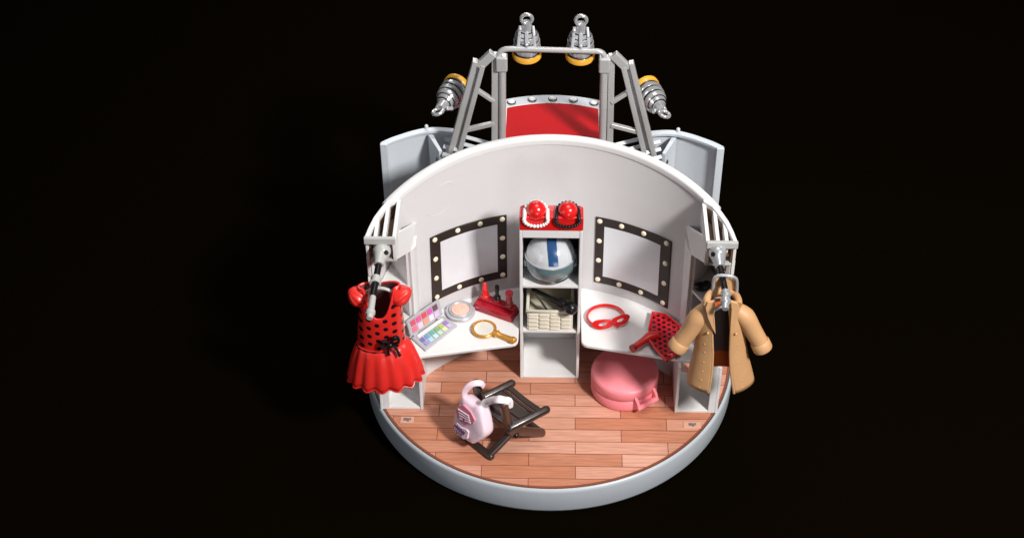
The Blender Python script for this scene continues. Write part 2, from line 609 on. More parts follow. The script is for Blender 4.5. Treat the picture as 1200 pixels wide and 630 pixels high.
    obj('lower_bar', box(nb(), (min(s * 8.86, s * 10.4), -5.5, 12.36), (max(s * 8.86, s * 10.4), -4.9, 12.5)), ARMG, C, bevel=0.03)

# --- framed vanity mirrors with twelve bulbs, following the curve of the wall


def on_wall(x, z, off):
    n = wall_nrm((x, wy(x, z), z))
    return Vector((x, wy(x, z), z)) - n * off


for s in (-1, 1):
    x0, x1 = (-7.42, -2.79) if s < 0 else (2.78, 7.40)
    zb, zt = (5.28, 10.05) if s < 0 else (5.02, 9.98)
    n = 24

    def patch(xa, xb, za, zc, off, r=0.0):
        rr = []
        for j in range(13):
            z = za + (zc - za) * j / 12
            d = min(z - za, zc - z)
            ins = r - math.sqrt(max(0, r * r - (r - d) ** 2)) if r and d < r else 0
            rr.append([on_wall(xa + ins + (xb - xa - 2 * ins) * i / n, z, off) for i in range(n + 1)])
        return rr
    fr = obj('vanity_mirror', slab(nb(), patch(x0, x1, zb, zt, 0.002), 0.085, lambda p: -wall_nrm(p)), FRAMEB, P, bevel=0.03)
    fr['label'] = 'black framed mirror with bulbs on the left of the shelves' if s < 0 else 'black framed mirror with bulbs on the right of the shelves'
    obj('glass', slab(nb(), patch(x0 + 0.57, x1 - 0.60, zb + 0.60, zt - 0.60, 0.088), 0.02, lambda p: -wall_nrm(p)), MGLASS, fr)
    cx = [x0 + 0.26 + (x1 - x0 - 0.54) * k / 3 for k in range(4)]
    cz = [zb + 0.27 + (zt - zb - 0.54) * k / 3 for k in range(4)]
    for i in range(4):
        for j in range(4):
            if i in (0, 3) or j in (0, 3):
                p = on_wall(cx[i], cz[j], 0.085)
                nn = wall_nrm(p)
                b = lathe(nb(), [(0.175, 0), (0.165, 0.035), (0.12, 0.075), (0.05, 0.095), (0, 0.10)], p, -nn, 20)
                obj('bulb', b, BULB, fr)

# --- raised stage at the back with red carpet and footlights
ZB = 11.9
R0 = 12.0


def arc(R, xa, xb, n=16, c=0.0):
    return [(xa + (xb - xa) * k / n, c + math.sqrt(R * R - (xa + (xb - xa) * k / n) ** 2)) for k in range(n + 1)]


AR, AC = 9.0, 3.0     # the back edge bends more than the base
bal = arc(AR, -3.35, 3.35, c=AC) + [(3.35, 3.0), (-3.35, 3.0)]
B = obj('stage_balcony', prism(nb(), bal, ZB - 0.5, ZB), BASEG, P, bevel=0.05)
car = arc(AR - 1.05, -2.98, 2.98, c=AC) + [(2.98, 3.1), (-2.98, 3.1)]
obj('carpet', prism(nb(), car, ZB + 0.004, ZB + 0.05), CARPET, B)
ce = nb()
rim_pts = [Vector((x, y, ZB + 0.03)) for x, y in arc(AR - 1.0, -3.03, 3.03, c=AC)]
tube(ce, [(-3.04, 3.2, ZB + 0.03)] + rim_pts + [(3.04, 3.2, ZB + 0.03)], 0.045, 8)
obj('carpet_edge', ce, WHITE, B)
for s in (-1, 1):
    obj('side_rail', box(nb(), (min(s * 3.1, s * 3.36), 3.1, ZB), (max(s * 3.1, s * 3.36), 10.9, ZB + 0.12)), WINGG, B, bevel=0.03)
for k in range(5):
    x = -2.72 + 5.44 * k / 4
    y = AC + math.sqrt((AR - 0.5) ** 2 - x * x)
    f = obj('footlight', lathe(nb(), [(0, 0), (0.30, 0), (0.30, 0.05), (0.25, 0.09), (0, 0.09)], (x, y, ZB), n=24), DKCHROME, B)
    f2 = lathe(nb(), [(0.215, 0.09), (0.19, 0.14), (0.10, 0.17), (0, 0.18)], (x, y, ZB), n=20)
    bmm = obj('footlight_lens', f2, mat('white_lens', (0.85, 0.86, 0.84), 0.2) if k == 0 else bpy.data.materials['white_lens'], B)

# --- side wings behind the wall
for s in (-1, 1):
    zt = 12.3
    path = [(-at(px, py, z=zt).x, at(px, py, z=zt).y) for px, py in ((446, 166.5), (457, 161.5), (470, 157), (485, 152.5), (500, 149.5), (514, 148.8), (534, 150.5))]
    PW = path
    sp = smooth_path([(s * x, y, 0) for x, y in path], 5)
    bm = nb()
    ringv = []
    for i, p in enumerate(sp):
        q0, q1 = sp[max(0, i - 1)], sp[min(len(sp) - 1, i + 1)]
        d = (q1 - q0).normalized()
        nrm = Vector((d.y, -d.x, 0)) * (1 if s < 0 else -1)   # towards the camera side
        if nrm.y > 0:
            nrm = -nrm
        a = p - nrm * 0.0
        b = p + nrm * 0.16
        sec = [a + Vector((0, 0, 1.0)), b + Vector((0, 0, 1.0)), b + Vector((0, 0, zt - 0.25)), p + nrm * 0.42 + Vector((0, 0, zt - 0.22)), p + nrm * 0.44 + Vector((0, 0, zt)), a + Vector((0, 0, zt))]
        ringv.append([bm.verts.new(v) for v in sec])
    for a, b in zip(ringv, ringv[1:]):
        for k in range(6):
            bm.faces.new((a[k], a[(k + 1) % 6], b[(k + 1) % 6], b[k]))
    bm.faces.new(ringv[0])
    bm.faces.new(ringv[-1][::-1])
    W = obj('wing', bm, WINGG, P, bevel=0.03)
    # upright flange at the outer end, angled panel at the inner end
    o0 = Vector((s * 10.80, 5.9, 0))
    obj('end_flange', box(nb(), (min(s * (PW[0][0] - .45), s * (PW[0][0] + .02)), PW[0][1] - .3, 1.0), (max(s * (PW[0][0] - .45), s * (PW[0][0] + .02)), PW[0][1] - .05, zt + 0.01)), WINGG, W, bevel=0.04)
    pan = [(PW[4][0] - .1, PW[4][1] - .35), (PW[4][0] - .9, PW[4][1] - 2.1), (PW[4][0] - 1.1, PW[4][1] - 2.0), (PW[4][0] - .4, PW[4][1] - .3)]
    obj('inner_panel', prism(nb(), [(s * x, y) for x, y in pan], 3, zt - 0.3), WINGG, W, bevel=0.02)
    obj('peg', lathe(nb(), [(0, 0), (0.12, 0), (0.12, 0.22), (0.06, 0.28), (0, 0.28)], (s * PW[4][0], PW[4][1] - .1, zt), n=14), WINGG, W)
    # slatted side deck between the wing and the balcony
    for k in range(4):
        a = Vector((s * 6.9, 7.9 - k * 0.8, ZB - 0.1))
        b = Vector((s * 3.6, 6.5 - k * 0.8, ZB - 0.1))
        bm = nb()
        tube(bm, [a, b], 0.17, 4, up=(0.0, 0, 1))
        obj('deck_bar', bm, WINGG, W, bevel=0.02)

# --- lamp truss
YT = 6.0
TR = thing_truss = obj('light_truss', tube(nb(), smooth_path([at(584, 72, y=YT), at(584.5, 64, y=YT), at(590, 58.5, y=YT), at(604, 57.5, y=YT), at(645, 58.6, y=YT), at(690, 60, y=YT), at(703, 60.8, y=YT), at(708.5, 66, y=YT), at(709.5, 75, y=YT)], 5), 0.17, 12), TRUSSG, P)


def beam(bm, a, b, wx, wy_):
    """square bar from a to b, wx wide in x, wy_ deep in y"""
    a, b = Vector(a), Vector(b)
    d = (b - a).normalized()
    Y = Vector((0, 1, 0))
    u = d.cross(Y).normalized()
    w = u.cross(d).normalized()
    vs = []
    for p in (a, b):
        for su, sw in ((-1, -1), (1, -1), (1, 1), (-1, 1)):
            vs.append(bm.verts.new(p + u * su * wx / 2 + w * sw * wy_ / 2))
    for q in ((3, 2, 1, 0), (4, 5, 6, 7), (0, 1, 5, 4), (1, 2, 6, 5), (2, 3, 7, 6), (3, 0, 4, 7)):
        bm.faces.new([vs[i] for i in q])


for s in (-1, 1):
    def q(px, py, y=YT):
        p = at(px, py, y=y)
        return Vector((s * -p.x, p.y, p.z)) if s > 0 else p
    # all measured on the left side, mirrored for the right
    bm = nb()
    tube(bm, [q(588.5, 72), q(588.5, 200)], 0.24, 14)
    obj('post', bm, TRUSSG, TR)
    bm = nb()
    beam(bm, q(580, 62, YT + .1), q(579.5, 200, YT + .1), 0.40, 0.34)
    obj('post_rail', bm, TRUSSG, TR, bevel=0.05)
    bm = nb()
    c = q(588, 80)
    box(bm, (c.x - 0.36, YT - 0.36, c.z - 0.1), (c.x + 0.36, YT + 0.3, c.z + 0.95))
    obj('socket', bm, TRUSSG, TR, bevel=0.12, seg=3)
    bm = nb()
    beam(bm, q(557, 70.5), q(522, 198), 0.32, 0.5)
    obj('leg', bm, TRUSSG, TR, bevel=0.05)
    bm = nb()
    beam(bm, q(562, 76, YT + .15), q(527.5, 198, YT + .15), 0.46, 0.2)
    obj('leg_web', bm, TRUSSG, TR, bevel=0.02)
    bm = nb()
    beam(bm, q(566, 75), q(533, 198), 0.32, 0.46)
    obj('leg_flange', bm, TRUSSG, TR, bevel=0.05)
    bm = nb()
    beam(bm, q(578, 62), q(561, 78), 0.55, 0.42)
    obj('shoulder', bm, TRUSSG, TR, bevel=0.06)
    bm = nb()
    beam(bm, q(560, 106), q(579, 118.5), 0.26, 0.3)
    obj('brace', bm, TRUSSG, TR, bevel=0.04)
    bm = nb()
    beam(bm, q(546, 152), q(579, 144.5), 0.28, 0.3)
    obj('brace', bm, TRUSSG, TR, bevel=0.04)
    bm = nb()
    ball(bm, q(518, 186), 0.42, (1, 0.8, 0.8))
    obj('foot_clip', bm, DKCHROME, TR)

ARMS2 = mat('polished_grey_plastic', (0.46, 0.47, 0.49), 0.2, metal=0.45)
# --- swivel arms that carry the clothes
ARMS = {}
for s, pts in ((-1, [(447.5, 294, -5.75), (444.5, 306, -6.5), (440.5, 327, -7.7), (437, 347, -8.9), (433, 373, -10.4)]),
               (1, [(841, 296, -5.75), (843, 309, -6.5), (847, 326, -7.5), (850.5, 344, -8.6), (850, 362, -9.6)])):
    w = [at(x, y, y=yy) for x, y, yy in pts]
    d = (w[3] - w[1]).normalized()
    bm = nb()
    ball(bm, w[0], 0.52)
    A = obj('garment_arm', bm, ARMG if s < 0 else ARMS2, P)
    bm = nb()
    tube(bm, [w[0], w[0] + (w[1] - w[0]) * 0.6, w[1], w[1] + d * 0.25], [0.42, 0.40, 0.3, 0.28], 20)
    obj('joint_socket', bm, ARMG if s < 0 else ARMS2, A)
    bm = nb()
    tube(bm, [w[0] + Vector((0.27 * -s * (1 if s < 0 else 1), -0.35, 0.22)), w[0] + Vector((0.32 * -s, -0.47, 0.27))], 0.13, 14)
    obj('pivot_hole', bm, BLACK, A)
    obj('rod', tube(nb(), [w[1], w[3]], 0.19, 16), BLACK, A)
    bm = nb()
    m0 = w[2] if s < 0 else w[3]
    tube(bm, [m0 - d * 0.22, m0 - d * 0.16, m0 + d * 0.16, m0 + d * 0.22], [0.22, 0.27, 0.27, 0.22], 18)
    obj('collar', bm, ARMG if s < 0 else ARMS2, A)
    bm = nb()
    e = w[4]
    d2 = (e - w[3]).normalized()
    L = (e - w[3]).length
    if s < 0:
        tube(bm, [w[3], w[3] + d2 * 0.1, w[3] + d2 * L * 0.62, w[3] + d2 * L * 0.66, w[3] + d2 * L * 0.8, w[3] + d2 * L * 0.84, e], [0.16, 0.19, 0.20, 0.27, 0.27, 0.2, 0.17], 16)
    else:
        tube(bm, [w[3], w[3] + d2 * L * 0.3, w[3] + d2 * L * 0.36, w[3] + d2 * L * 0.6, w[3] + d2 * L * 0.66, e], [0.20, 0.22, 0.29, 0.29, 0.2, 0.18], 16)
    obj('arm_tip', bm, ARMG if s < 0 else ARMS2, A)
    ARMS[s] = w

# --- two small clear pegs with grey print on the floor
for (px, py, w) in ((477, 492, 0.42), (811, 498, 0.55)):
    c = at(px, py, z=0)
    pg = obj('floor_peg', box(nb(), (c.x - w, c.y - 0.26, 0.002), (c.x + w, c.y + 0.28, 0.05)), CLEAR, P, bevel=0.03)
    bm = nb()
    for dx, dy, a, b in ((-0.12, 0.04, 0.1, 0.16), (0.06, 0.0, 0.07, 0.2), (0.2, 0.06, 0.05, 0.14)):
        box(bm, (c.x + dx - a, c.y + dy - b * 0.7, 0.05), (c.x + dx + a, c.y + dy + b * 0.7, 0.06))
    obj('print', bm, MARK, pg)

# ================================================================== spotlights on the truss
def beam_(bm, a, b, w1, w2):
    a, b = Vector(a), Vector(b)
    u, w = frame_for(b - a)
    vs = []
    for p in (a, b):
        for su, sw in ((-1, -1), (1, -1), (1, 1), (-1, 1)):
            vs.append(bm.verts.new(p + u * su * w1 / 2 + w * sw * w2 / 2))
    for q in ((3, 2, 1, 0), (4, 5, 6, 7), (0, 1, 5, 4), (1, 2, 6, 5), (2, 3, 7, 6), (3, 0, 4, 7)):
        bm.faces.new([vs[i] for i in q])


sp0 = thing('spotlight', 'silver spotlight with amber rim hanging at the left end of the top bar', 'spotlight', (0, 0, 0), 'spotlights on the truss')
prof = [(0, 0.30), (0.44, 0.30), (0.52, 0.22), (0.56, 0.05), (0.66, -0.04), (0.74, -0.22), (0.75, -0.34), (0.68, -0.40), (0.68, -0.50), (0.80, -0.56), (0.82, -0.74), (0.74, -0.80), (0.74, -0.92), (0.84, -0.98), (0.85, -1.14), (0.76, -1.20), (0.78, -1.44), (0.0, -1.44)]
obj('body', lathe(nb(), prof, n=40), CHROME, sp0, local=True)
bm = nb()
for r_, z_ in ((0.70, -0.45), (0.755, -0.86), (0.775, -1.32), (0.60, -0.02), (0.47, 0.27)):
    tube(bm, [(r_ * math.cos(2 * PI * k / 40), r_ * math.sin(2 * PI * k / 40), z_) for k in range(40)], 0.045, 6, closed=True)
obj('groove_shade', bm, BLACK, sp0, local=True)  # added black rings put crease shade into the grooves
prof = [(0.60, -1.42), (0.84, -1.40), (0.90, -1.50), (0.90, -1.72), (0.84, -1.78), (0.70, -1.76), (0.66, -1.6), (0.60, -1.42)]
obj('amber_rim', lathe(nb(), prof, n=48), ORANGE, sp0, local=True)
obj('lens', lathe(nb(), [(0, -1.66), (0.69, -1.62), (0.69, -1.52), (0, -1.52)], n=40), LGLASS, sp0, local=True)
bm = nb()
tube(bm, [(0, 0, 0.2), (0, 0, 0.8)], [0.40, 0.28], 16)
tube(bm, [(0.33 * math.cos(a), -0.05, 1.08 + 0.33 * math.sin(a)) for a in [2 * PI * k / 24 for k in range(24)]], 0.115, 10, closed=True)
obj('hanging_ring', bm, CHROME, sp0, local=True)
bm = nb()
for s in (-1, 1):
    beam_(bm, (s * 0.38, -0.12, 0.62), (s * 0.44, -0.46, 0.12), 0.16, 0.22)
    beam_(bm, (s * 0.44, -0.46, 0.12), (s * 0.50, -0.66, -0.52), 0.14, 0.20)
beam_(bm, (-0.5, -0.74, -0.55), (0.5, -0.74, -0.55), 0.18, 0.22)
beam_(bm, (0, -0.42, 0.35), (0, -0.74, -0.2), 0.22, 0.16)
ball(bm, (0, -0.80, -0.28), 0.13, u=12, v=8)
ball(bm, (-0.40, -0.30, 0.5), 0.13, u=12, v=8)
obj('bracket', bm, SILVER, sp0, local=True, bevel=0.03)


def put_spot(o, px, py, y, axis, roll=0.0):
    p = at(px, py, y=y)
    d = -Vector(axis).normalized()           # local +Z points away from the lens
    o.location = p
    X = Vector((1, 0, 0))
    X = (X - d * X.dot(d)).normalized()
    Y = d.cross(X)
    M = Matrix((X, Y, d)).transposed() @ Matrix.Rotation(roll, 3, 'Z')
    o.rotation_mode = 'XYZ'
    o.rotation_euler = M.to_euler()


put_spot(sp0, 617.3, 38.5, YT + 0.75, (0.0, 0.10, -1))
s2 = dup(sp0, (0, 0, 0), label='silver spotlight with amber rim hanging at the right end of the top bar')
put_spot(s2, 680.5, 40, YT + 0.75, (0.0, 0.10, -1))
s3 = dup(sp0, (0, 0, 0), label='silver spotlight with amber rim clamped to the left leaning truss leg')
put_spot(s3, 522, 118.5, YT + 0.75, (0.40, 0.92, 0.05), 0.3)
s4 = dup(sp0, (0, 0, 0), label='silver spotlight with amber rim clamped to the right leaning truss leg')
put_spot(s4, 770, 121, YT + 0.75, (-0.40, 0.92, 0.05), -0.3)

# ================================================================== red jewellery stand, necklaces
ys = -2.35
JS = thing('jewellery_stand', 'glossy red stand with two round knobs on top of the white shelf tower', 'stand', (0, -1.9, 12.4))
pr = [(-1.88, -2.64), (1.90, -2.64), (1.90, -1.6), (1.75, -1.42), (-1.73, -1.42), (-1.88, -1.6)]
obj('stand_base', prism(nb(), pr, 12.40, 13.42), RED, JS, bevel=0.09, seg=3)
balls = []
for px, py in ((628.3, 246.5), (665.3, 247.5)):
    p = at(px, py, y=-2.1)
    balls.append(p)
    bm = nb()
    ball(bm, p, 0.60, u=32, v=20)
    k = obj('knob', bm, RED, JS)
    bm = nb()
    tube(bm, [p + Vector((0, 0, -0.2)), Vector((p.x, p.y, 13.38))], [0.42, 0.5], 20)
    obj('neck', bm, RED, k)
for p, m, r, lab, nm, cnt in ((balls[0], PEARL, 0.12, 'white bead necklace round the left red knob above the shelves', 'pearl', 17), (balls[1], BLACK, 0.125, 'black bead necklace round the right red knob above the shelves', 'bead', 17)):
    N = thing('necklace', lab, 'necklace', p, 'necklaces on the red stand')
    bm = nb()
    ps, rs = [], []
    tot = 22 * 8
    for k in range(tot):
        a = 2 * PI * k / tot
        q = Vector((p.x + 0.70 * math.sin(a), p.y - 0.05 - 0.45 * math.cos(a), p.z - 0.16 - 0.50 * math.cos(a)))
        if q.z < 13.5:           # rest against the front of the stand
            q.y = min(q.y, -2.64 - 0.12)
        ps.append(q)
        rs.append(r * math.sqrt(max(0.12, 1 - ((k % 8 - 4) / 4.0) ** 2)))
    tube(bm, ps, rs, 12, closed=True)
    obj('bead_string', bm, m, N, ang=70)

# ================================================================== helmet
hc = at(645, 309, y=-1.42)
hc.z = 8.02 + 1.33
H = thing('helmet', 'silver white racing helmet with blue stripe and smoky visor in the top compartment', 'helmet', (hc.x, hc.y, 8.02))
bm = nb()
R = 1.52
rows = []
for j in range(25):
    t = PI * j / 24
    row = []
    for i in range(49):
        a = 2 * PI * i / 48
        zz = math.cos(t)
        rr = math.sin(t) ** 0.85
        zz = max(zz, -0.86)
        if math.cos(t) < -0.86:
            rr = rr
        row.append(Vector((hc.x + R * 1.0 * rr * math.cos(a), hc.y + R * 1.0 * rr * math.sin(a), hc.z + R * 1.02 * zz)))
    rows.append(row)
grid(bm, rows)
obj('shell', bm, HELMW, H)


def hpatch(a0, a1, t0, t1, off, n=18, m=10, round_=False):
    rr = []
    for j in range(m + 1):
        t = t0 + (t1 - t0) * j / m
        row = []
        for i in range(n + 1):
            a = a0 + (a1 - a0) * i / n
            row.append(Vector((hc.x + (R + off) * math.sin(t) ** 0.85 * math.cos(a), hc.y + (R + off) * math.sin(t) ** 0.85 * math.sin(a), hc.z + (R * 1.02 + off) * math.cos(t))))
        rr.append(row)
    return rr


# stripe: band over the crown, slightly right of the middle
bm = nb()
rows = []
for j in range(17):
    t = math.radians(-40 + 112 * j / 16)    # from behind the crown to the brow
    row = []
    for k in range(5):
        x = 0.06 + (k - 2) * 0.14
        rr = math.sqrt(max(0.01, 1 - (x / R) ** 2)) * (R + 0.02)
        row.append(Vector((hc.x + x + 0.16 * math.sin(t) ** 2, hc.y - rr * math.sin(t) * abs(math.sin(t)) ** -0.12 if abs(math.sin(t)) > 0.05 else hc.y, hc.z + rr * 1.02 * math.cos(t) + 0.01)))
    rows.append(row)
slab(bm, rows, 0.035, lambda p: (Vector(p) - hc).normalized())
obj('stripe', bm, HBLUE, H)
F0 = -PI / 2
obj('visor', slab(nb(), hpatch(F0 - 1.5, F0 + 1.5, math.radians(80), math.radians(124), 0.02), 0.05, lambda p: (Vector(p) - hc).normalized()), VISOR, H, bevel=0.02)
bm = nb()
tube(bm, [hpatch(F0 - 1.55 + 3.1 * k / 30, 0, math.radians(79), math.radians(79), 0.04, 1, 1)[0][0] for k in range(31)], 0.045, 8)
obj('visor_seal', bm, SILVER, H)
bm = nb()
tube(bm, [hpatch(F0 - 1.7 + 3.4 * k / 30, 0, math.radians(128), math.radians(128), 0.05, 1, 1)[0][0] for k in range(31)], 0.09, 8)
obj('chin_edge', bm, DKCHROME, H)
for s in (-1, 1):
    bm = nb()
    c = Vector((hc.x + s * 1.50, hc.y - 0.25, hc.z - 0.28))
    lathe(bm, [(0, 0.02), (0.22, 0.02), (0.2, 0.1), (0, 0.12)], c, (s, -0.3, 0), 20)
    obj('visor_pivot', bm, SILVER, H)

# ================================================================== woven basket and microphone
BK = thing('basket', 'cream woven storage basket in the middle compartment of the tower', 'basket', (0.0, -0.8, 4.15))
bx0, bx1, by0, by1, bz0, bz1 = -1.42, 1.42, -2.42, 0.4, 4.16, 5.75
bm = nb()
for lo, hi in (((bx0, by0, bz0), (bx1, by0 + 0.12, bz1)), ((bx0, by1 - 0.12, bz0), (bx1, by1, bz1)), ((bx0, by0 + 0.12, bz0), (bx0 + 0.12, by1 - 0.12, bz1)), ((bx1 - 0.12, by0 + 0.12, bz0), (bx1, by1 - 0.12, bz1)), ((bx0 + 0.12, by0 + 0.12, bz0), (bx1 - 0.12, by1 - 0.12, bz0 + 0.12))):
    box(bm, lo, hi)
wv = obj('wall_of_basket', bm, CREAM, BK, bevel=0.01)
wv.name = 'basket_body'
bm = nb()
ncol = 4
for r in range(8):
    z = bz0 + 0.12 + r * 0.165
    for c in range(ncol):
        xa = bx0 + 0.06 + c * (bx1 - bx0 - 0.12) / ncol
        xb = xa + (bx1 - bx0 - 0.12) / ncol - 0.05
        o = 0.0 if (r + c) % 2 else 0.05
        capsule(bm, (xa + 0.06, by0 - 0.0 - o, z), (xb - 0.06, by0 - 0.0 - o, z), 0.068, 8)
obj('weave', bm, CREAM, BK)
bm = nb()
pts = [(bx0, by0), (bx1, by0), (bx1, by1), (bx0, by1)]
for (a, b), (c, d) in zip(pts, pts[1:] + pts[:1]):
    box(bm, (min(a, c) - 0.07, min(b, d) - 0.07, bz1 - 0.14), (max(a, c) + 0.07, max(b, d) + 0.07, bz1 + 0.06))
obj('rim', bm, CREAM, BK, bevel=0.03)
a = at(624.5, 345.5, y=-0.6)
b = at(664, 358.5, y=-2.5)
a.z = max(a.z, 5.9)
MC = thing('microphone', 'black microphone with round head lying across the cream basket', 'microphone', (b.x, b.y, 5.8))
d = (b - a).normalized()
obj('handle', tube(nb(), [a, b], [0.13, 0.21], 16), BLACK, MC)
bm = nb()
tube(bm, [b - d * 0.62, b - d * 0.55, b - d * 0.25, b - d * 0.1, b + d * 0.1], [0.2, 0.34, 0.32, 0.22, 0.26], 18)
obj('grip', bm, BLACK, MC)
bm = nb()
ball(bm, b + d * 0.36, 0.42)
obj('head', bm, BLACK, MC)
# a slim cream brush seen inside the basket
bm = nb()
tube(bm, [(-0.95, -0.3, 5.3), (0.1, -1.6, 4.5)], 0.07, 10)
br = obj('brush', bm, mat('olive_stick', (0.35, 0.33, 0.22), 0.4), loc=(-0.4, -1.0, 4.6))
tag(br, 'thin olive stick leaning inside the cream basket', 'brush')

# ================================================================== make-up palette on the left desk
ZD = 4.30
h0, h1 = at(482, 396, z=ZD + .1), at(519.5, 370, z=ZD + .1)
f0, f1 = at(498.5, 410.8, z=ZD + .1), at(536, 381, z=ZD + .1)
PL = thing('makeup_palette', 'open silver make-up palette with rows of coloured pans near the red dress', 'make-up palette', ((h0.x + f1.x) / 2, (h0.y + f1.y) / 2, ZD))


def bilerp(a, b, c, d, u, v):
    return (a * (1 - u) + b * u) * (1 - v) + (c * (1 - u) + d * u) * v


bm = nb()
prism(bm, [(p.x, p.y) for p in (h0, f0, f1, h1)], ZD + 0.005, ZD + 0.16)
tr = obj('tray', bm, SILVER, PL, bevel=0.05, seg=3)
up = Vector((0, 0, 1))
cols_low = [[(0.12, 0.12, 0.42), (0.10, 0.30, 0.62), (0.05, 0.42, 0.32), (0.12, 0.42, 0.12), (0.42, 0.50, 0.06), (0.30, 0.14, 0.50)],
            [(0.30, 0.26, 0.60), (0.40, 0.66, 0.82), (0.50, 0.76, 0.78), (0.48, 0.75, 0.48), (0.78, 0.80, 0.42), (0.58, 0.44, 0.72)]]
cols_hi = [[(0.60, 0.03, 0.10), (0.75, 0.05, 0.25), (0.62, 0.02, 0.04), (0.55, 0.05, 0.35), (0.10, 0.015, 0.05)],
           [(0.80, 0.12, 0.22), (0.85, 0.52, 0.66), (0.85, 0.28, 0.18), (0.86, 0.62, 0.66), (0.62, 0.42, 0.75)]]


def soft(c):
    return tuple(0.92 * v + 0.05 for v in c)


def pan(name_col, p00, p10, p01, p11, nrm, par, h=0.05):
    bm = nb()
    vs = [p00, p10, p11, p01]
    a = [bm.verts.new(v) for v in vs]
    b = [bm.verts.new(v + nrm * h) for v in vs]
    bm.faces.new(a[::-1])
    bm.faces.new(b)
    for i in range(4):
        bm.faces.new((a[i], a[(i + 1) % 4], b[(i + 1) % 4], b[i]))
    key = 'powder_%d_%d_%d' % tuple(int(c * 100) for c in name_col)
    m = bpy.data.materials.get(key) or mat(key, name_col, 0.45, bump=0.06)
    obj('colour_pan', bm, m, par, bevel=0.015)


A, Bq, Cq, Dq = [Vector((p.x, p.y, ZD + 0.16)) for p in (h0, h1, f0, f1)]
for r in range(2):
    for c in range(6):
        u0, u1 = 0.09 + c * 0.143, 0.09 + c * 0.143 + 0.105
        v0, v1 = 0.36 + r * 0.27, 0.36 + r * 0.27 + 0.22
        pan(soft(cols_low[r][c]), bilerp(A, Bq, Cq, Dq, u0, v0), bilerp(A, Bq, Cq, Dq, u1, v0), bilerp(A, Bq, Cq, Dq, u0, v1), bilerp(A, Bq, Cq, Dq, u1, v1), up, tr)
# applicator channel
pan((0.78, 0.76, 0.74), bilerp(A, Bq, Cq, Dq, .12, .10), bilerp(A, Bq, Cq, Dq, .9, .10), bilerp(A, Bq, Cq, Dq, .12, .27), bilerp(A, Bq, Cq, Dq, .9, .27), up, tr)
# lid leaning back
back = (A - Cq).normalized()
ldir = (back * 0.35 + up * 0.94).normalized()
Lh = 1.12
nl = (Bq - A).normalized().cross(ldir).normalized()
if nl.y > 0:
    nl = -nl
e0, e1 = A + (Bq - A) * -0.0 + up * 0.05, Bq + up * 0.05
bm = nb()
vs = [e0, e1, e1 + ldir * Lh, e0 + ldir * Lh]
a = [bm.verts.new(v) for v in vs]
b = [bm.verts.new(v - nl * 0.14) for v in vs]
bm.faces.new(a[::-1])
bm.faces.new(b)
for i in range(4):
    bm.faces.new((a[i], a[(i + 1) % 4], b[(i + 1) % 4], b[i]))
ld = obj('lid', bm, SILVER, PL, bevel=0.04, seg=3)
for r in range(2):
    for c in range(5):
        u0, u1 = 0.08 + c * 0.17, 0.08 + c * 0.17 + 0.14
        v0, v1 = 0.86 - r * 0.40, 0.86 - r * 0.40 - 0.32
        def lp(u, v):
            return e0 + (e1 - e0) * u + ldir * Lh * v
        pan(soft(cols_hi[r][c]), lp(u0, v1), lp(u1, v1), lp(u0, v0), lp(u1, v0), nl, ld)
for t in (0.12, 0.86):
    c = A + (Bq - A) * t
    dd = (Bq - A).normalized()
    bm = nb()
    tube(bm, [c - dd * 0.16 + up * .03, c + dd * 0.16 + up * .03], 0.10, 12)
    obj('hinge', bm, SILVER, PL)
bm = nb()
ball(bm, A + Vector((-0.12, -0.12, -0.02)), 0.1)
obj('clasp', bm, BLACK, PL)

# ================================================================== powder compact
c = at(539.5, 366, z=ZD)
CP = thing('powder_compact', 'round grey powder compact with peach powder between the palette and the lipsticks', 'compact', (c.x, c.y, ZD))
obj('case', lathe(nb(), [(0, 0.005), (0.82, 0.005), (0.93, 0.08), (0.95, 0.16), (0.90, 0.22), (0.80, 0.24), (0.80, 0.21), (0.74, 0.20), (0.72, 0.30), (0.66, 0.33), (0.60, 0.30), (0.58, 0.26), (0, 0.26)], c, n=48), SILVER, CP)
pw = obj('powder', lathe(nb(), [(0.575, 0.265), (0.56, 0.31), (0.50, 0.325), (0.0, 0.33)], c, n=40), PEACH, CP)
bm = nb()
for r, a0, a1 in ((0.33, 20, 300), (0.16, 200, 420)):
    tube(bm, [(c.x + r * math.cos(math.radians(a0 + (a1 - a0) * k / 16)), c.y + r * math.sin(math.radians(a0 + (a1 - a0) * k / 16)), ZD + 0.33) for k in range(17)], 0.03, 6)
obj('embossing', bm, PEACH, pw)

# ================================================================== hand mirror
c = at(567, 384, z=ZD + 0.2)
e = at(602, 398, z=ZD + 0.2)
HM = thing('hand_mirror', 'small gold hand mirror with oval glass lying at the desk edge', 'hand mirror', (c.x, c.y, ZD))
d = (e - c)
d.z = 0
L = d.length
ang = math.atan2(d.y, d.x)
HM.rotation_euler = (0, 0, ang)
tot = 40
bm = nb()
lathe(bm, [(0, 0.02), (0.70, 0.02), (0.79, 0.08), (0.80, 0.17), (0.74, 0.22), (0.66, 0.21), (0.62, 0.14), (0, 0.14)], n=48)
obj('frame', bm, GOLD, HM, local=True)
obj('glass', lathe(nb(), [(0, 0.142), (0.615, 0.142), (0.60, 0.17), (0, 0.175)], n=40), LGLASS, HM, local=True)
bm = nb()
tube(bm, [(0.74, 0, 0.14), (0.95, 0, 0.14), (1.1, 0, 0.14), (L - 0.3, 0, 0.14), (L - 0.12, 0, 0.15), (L + 0.1, 0, 0.15), (L + 0.18, 0, 0.14)], [0.24, 0.30, 0.19, 0.22, 0.29, 0.24, 0.08], 16, flat=0.62)
h = obj('handle', bm, GOLD, HM, local=True)
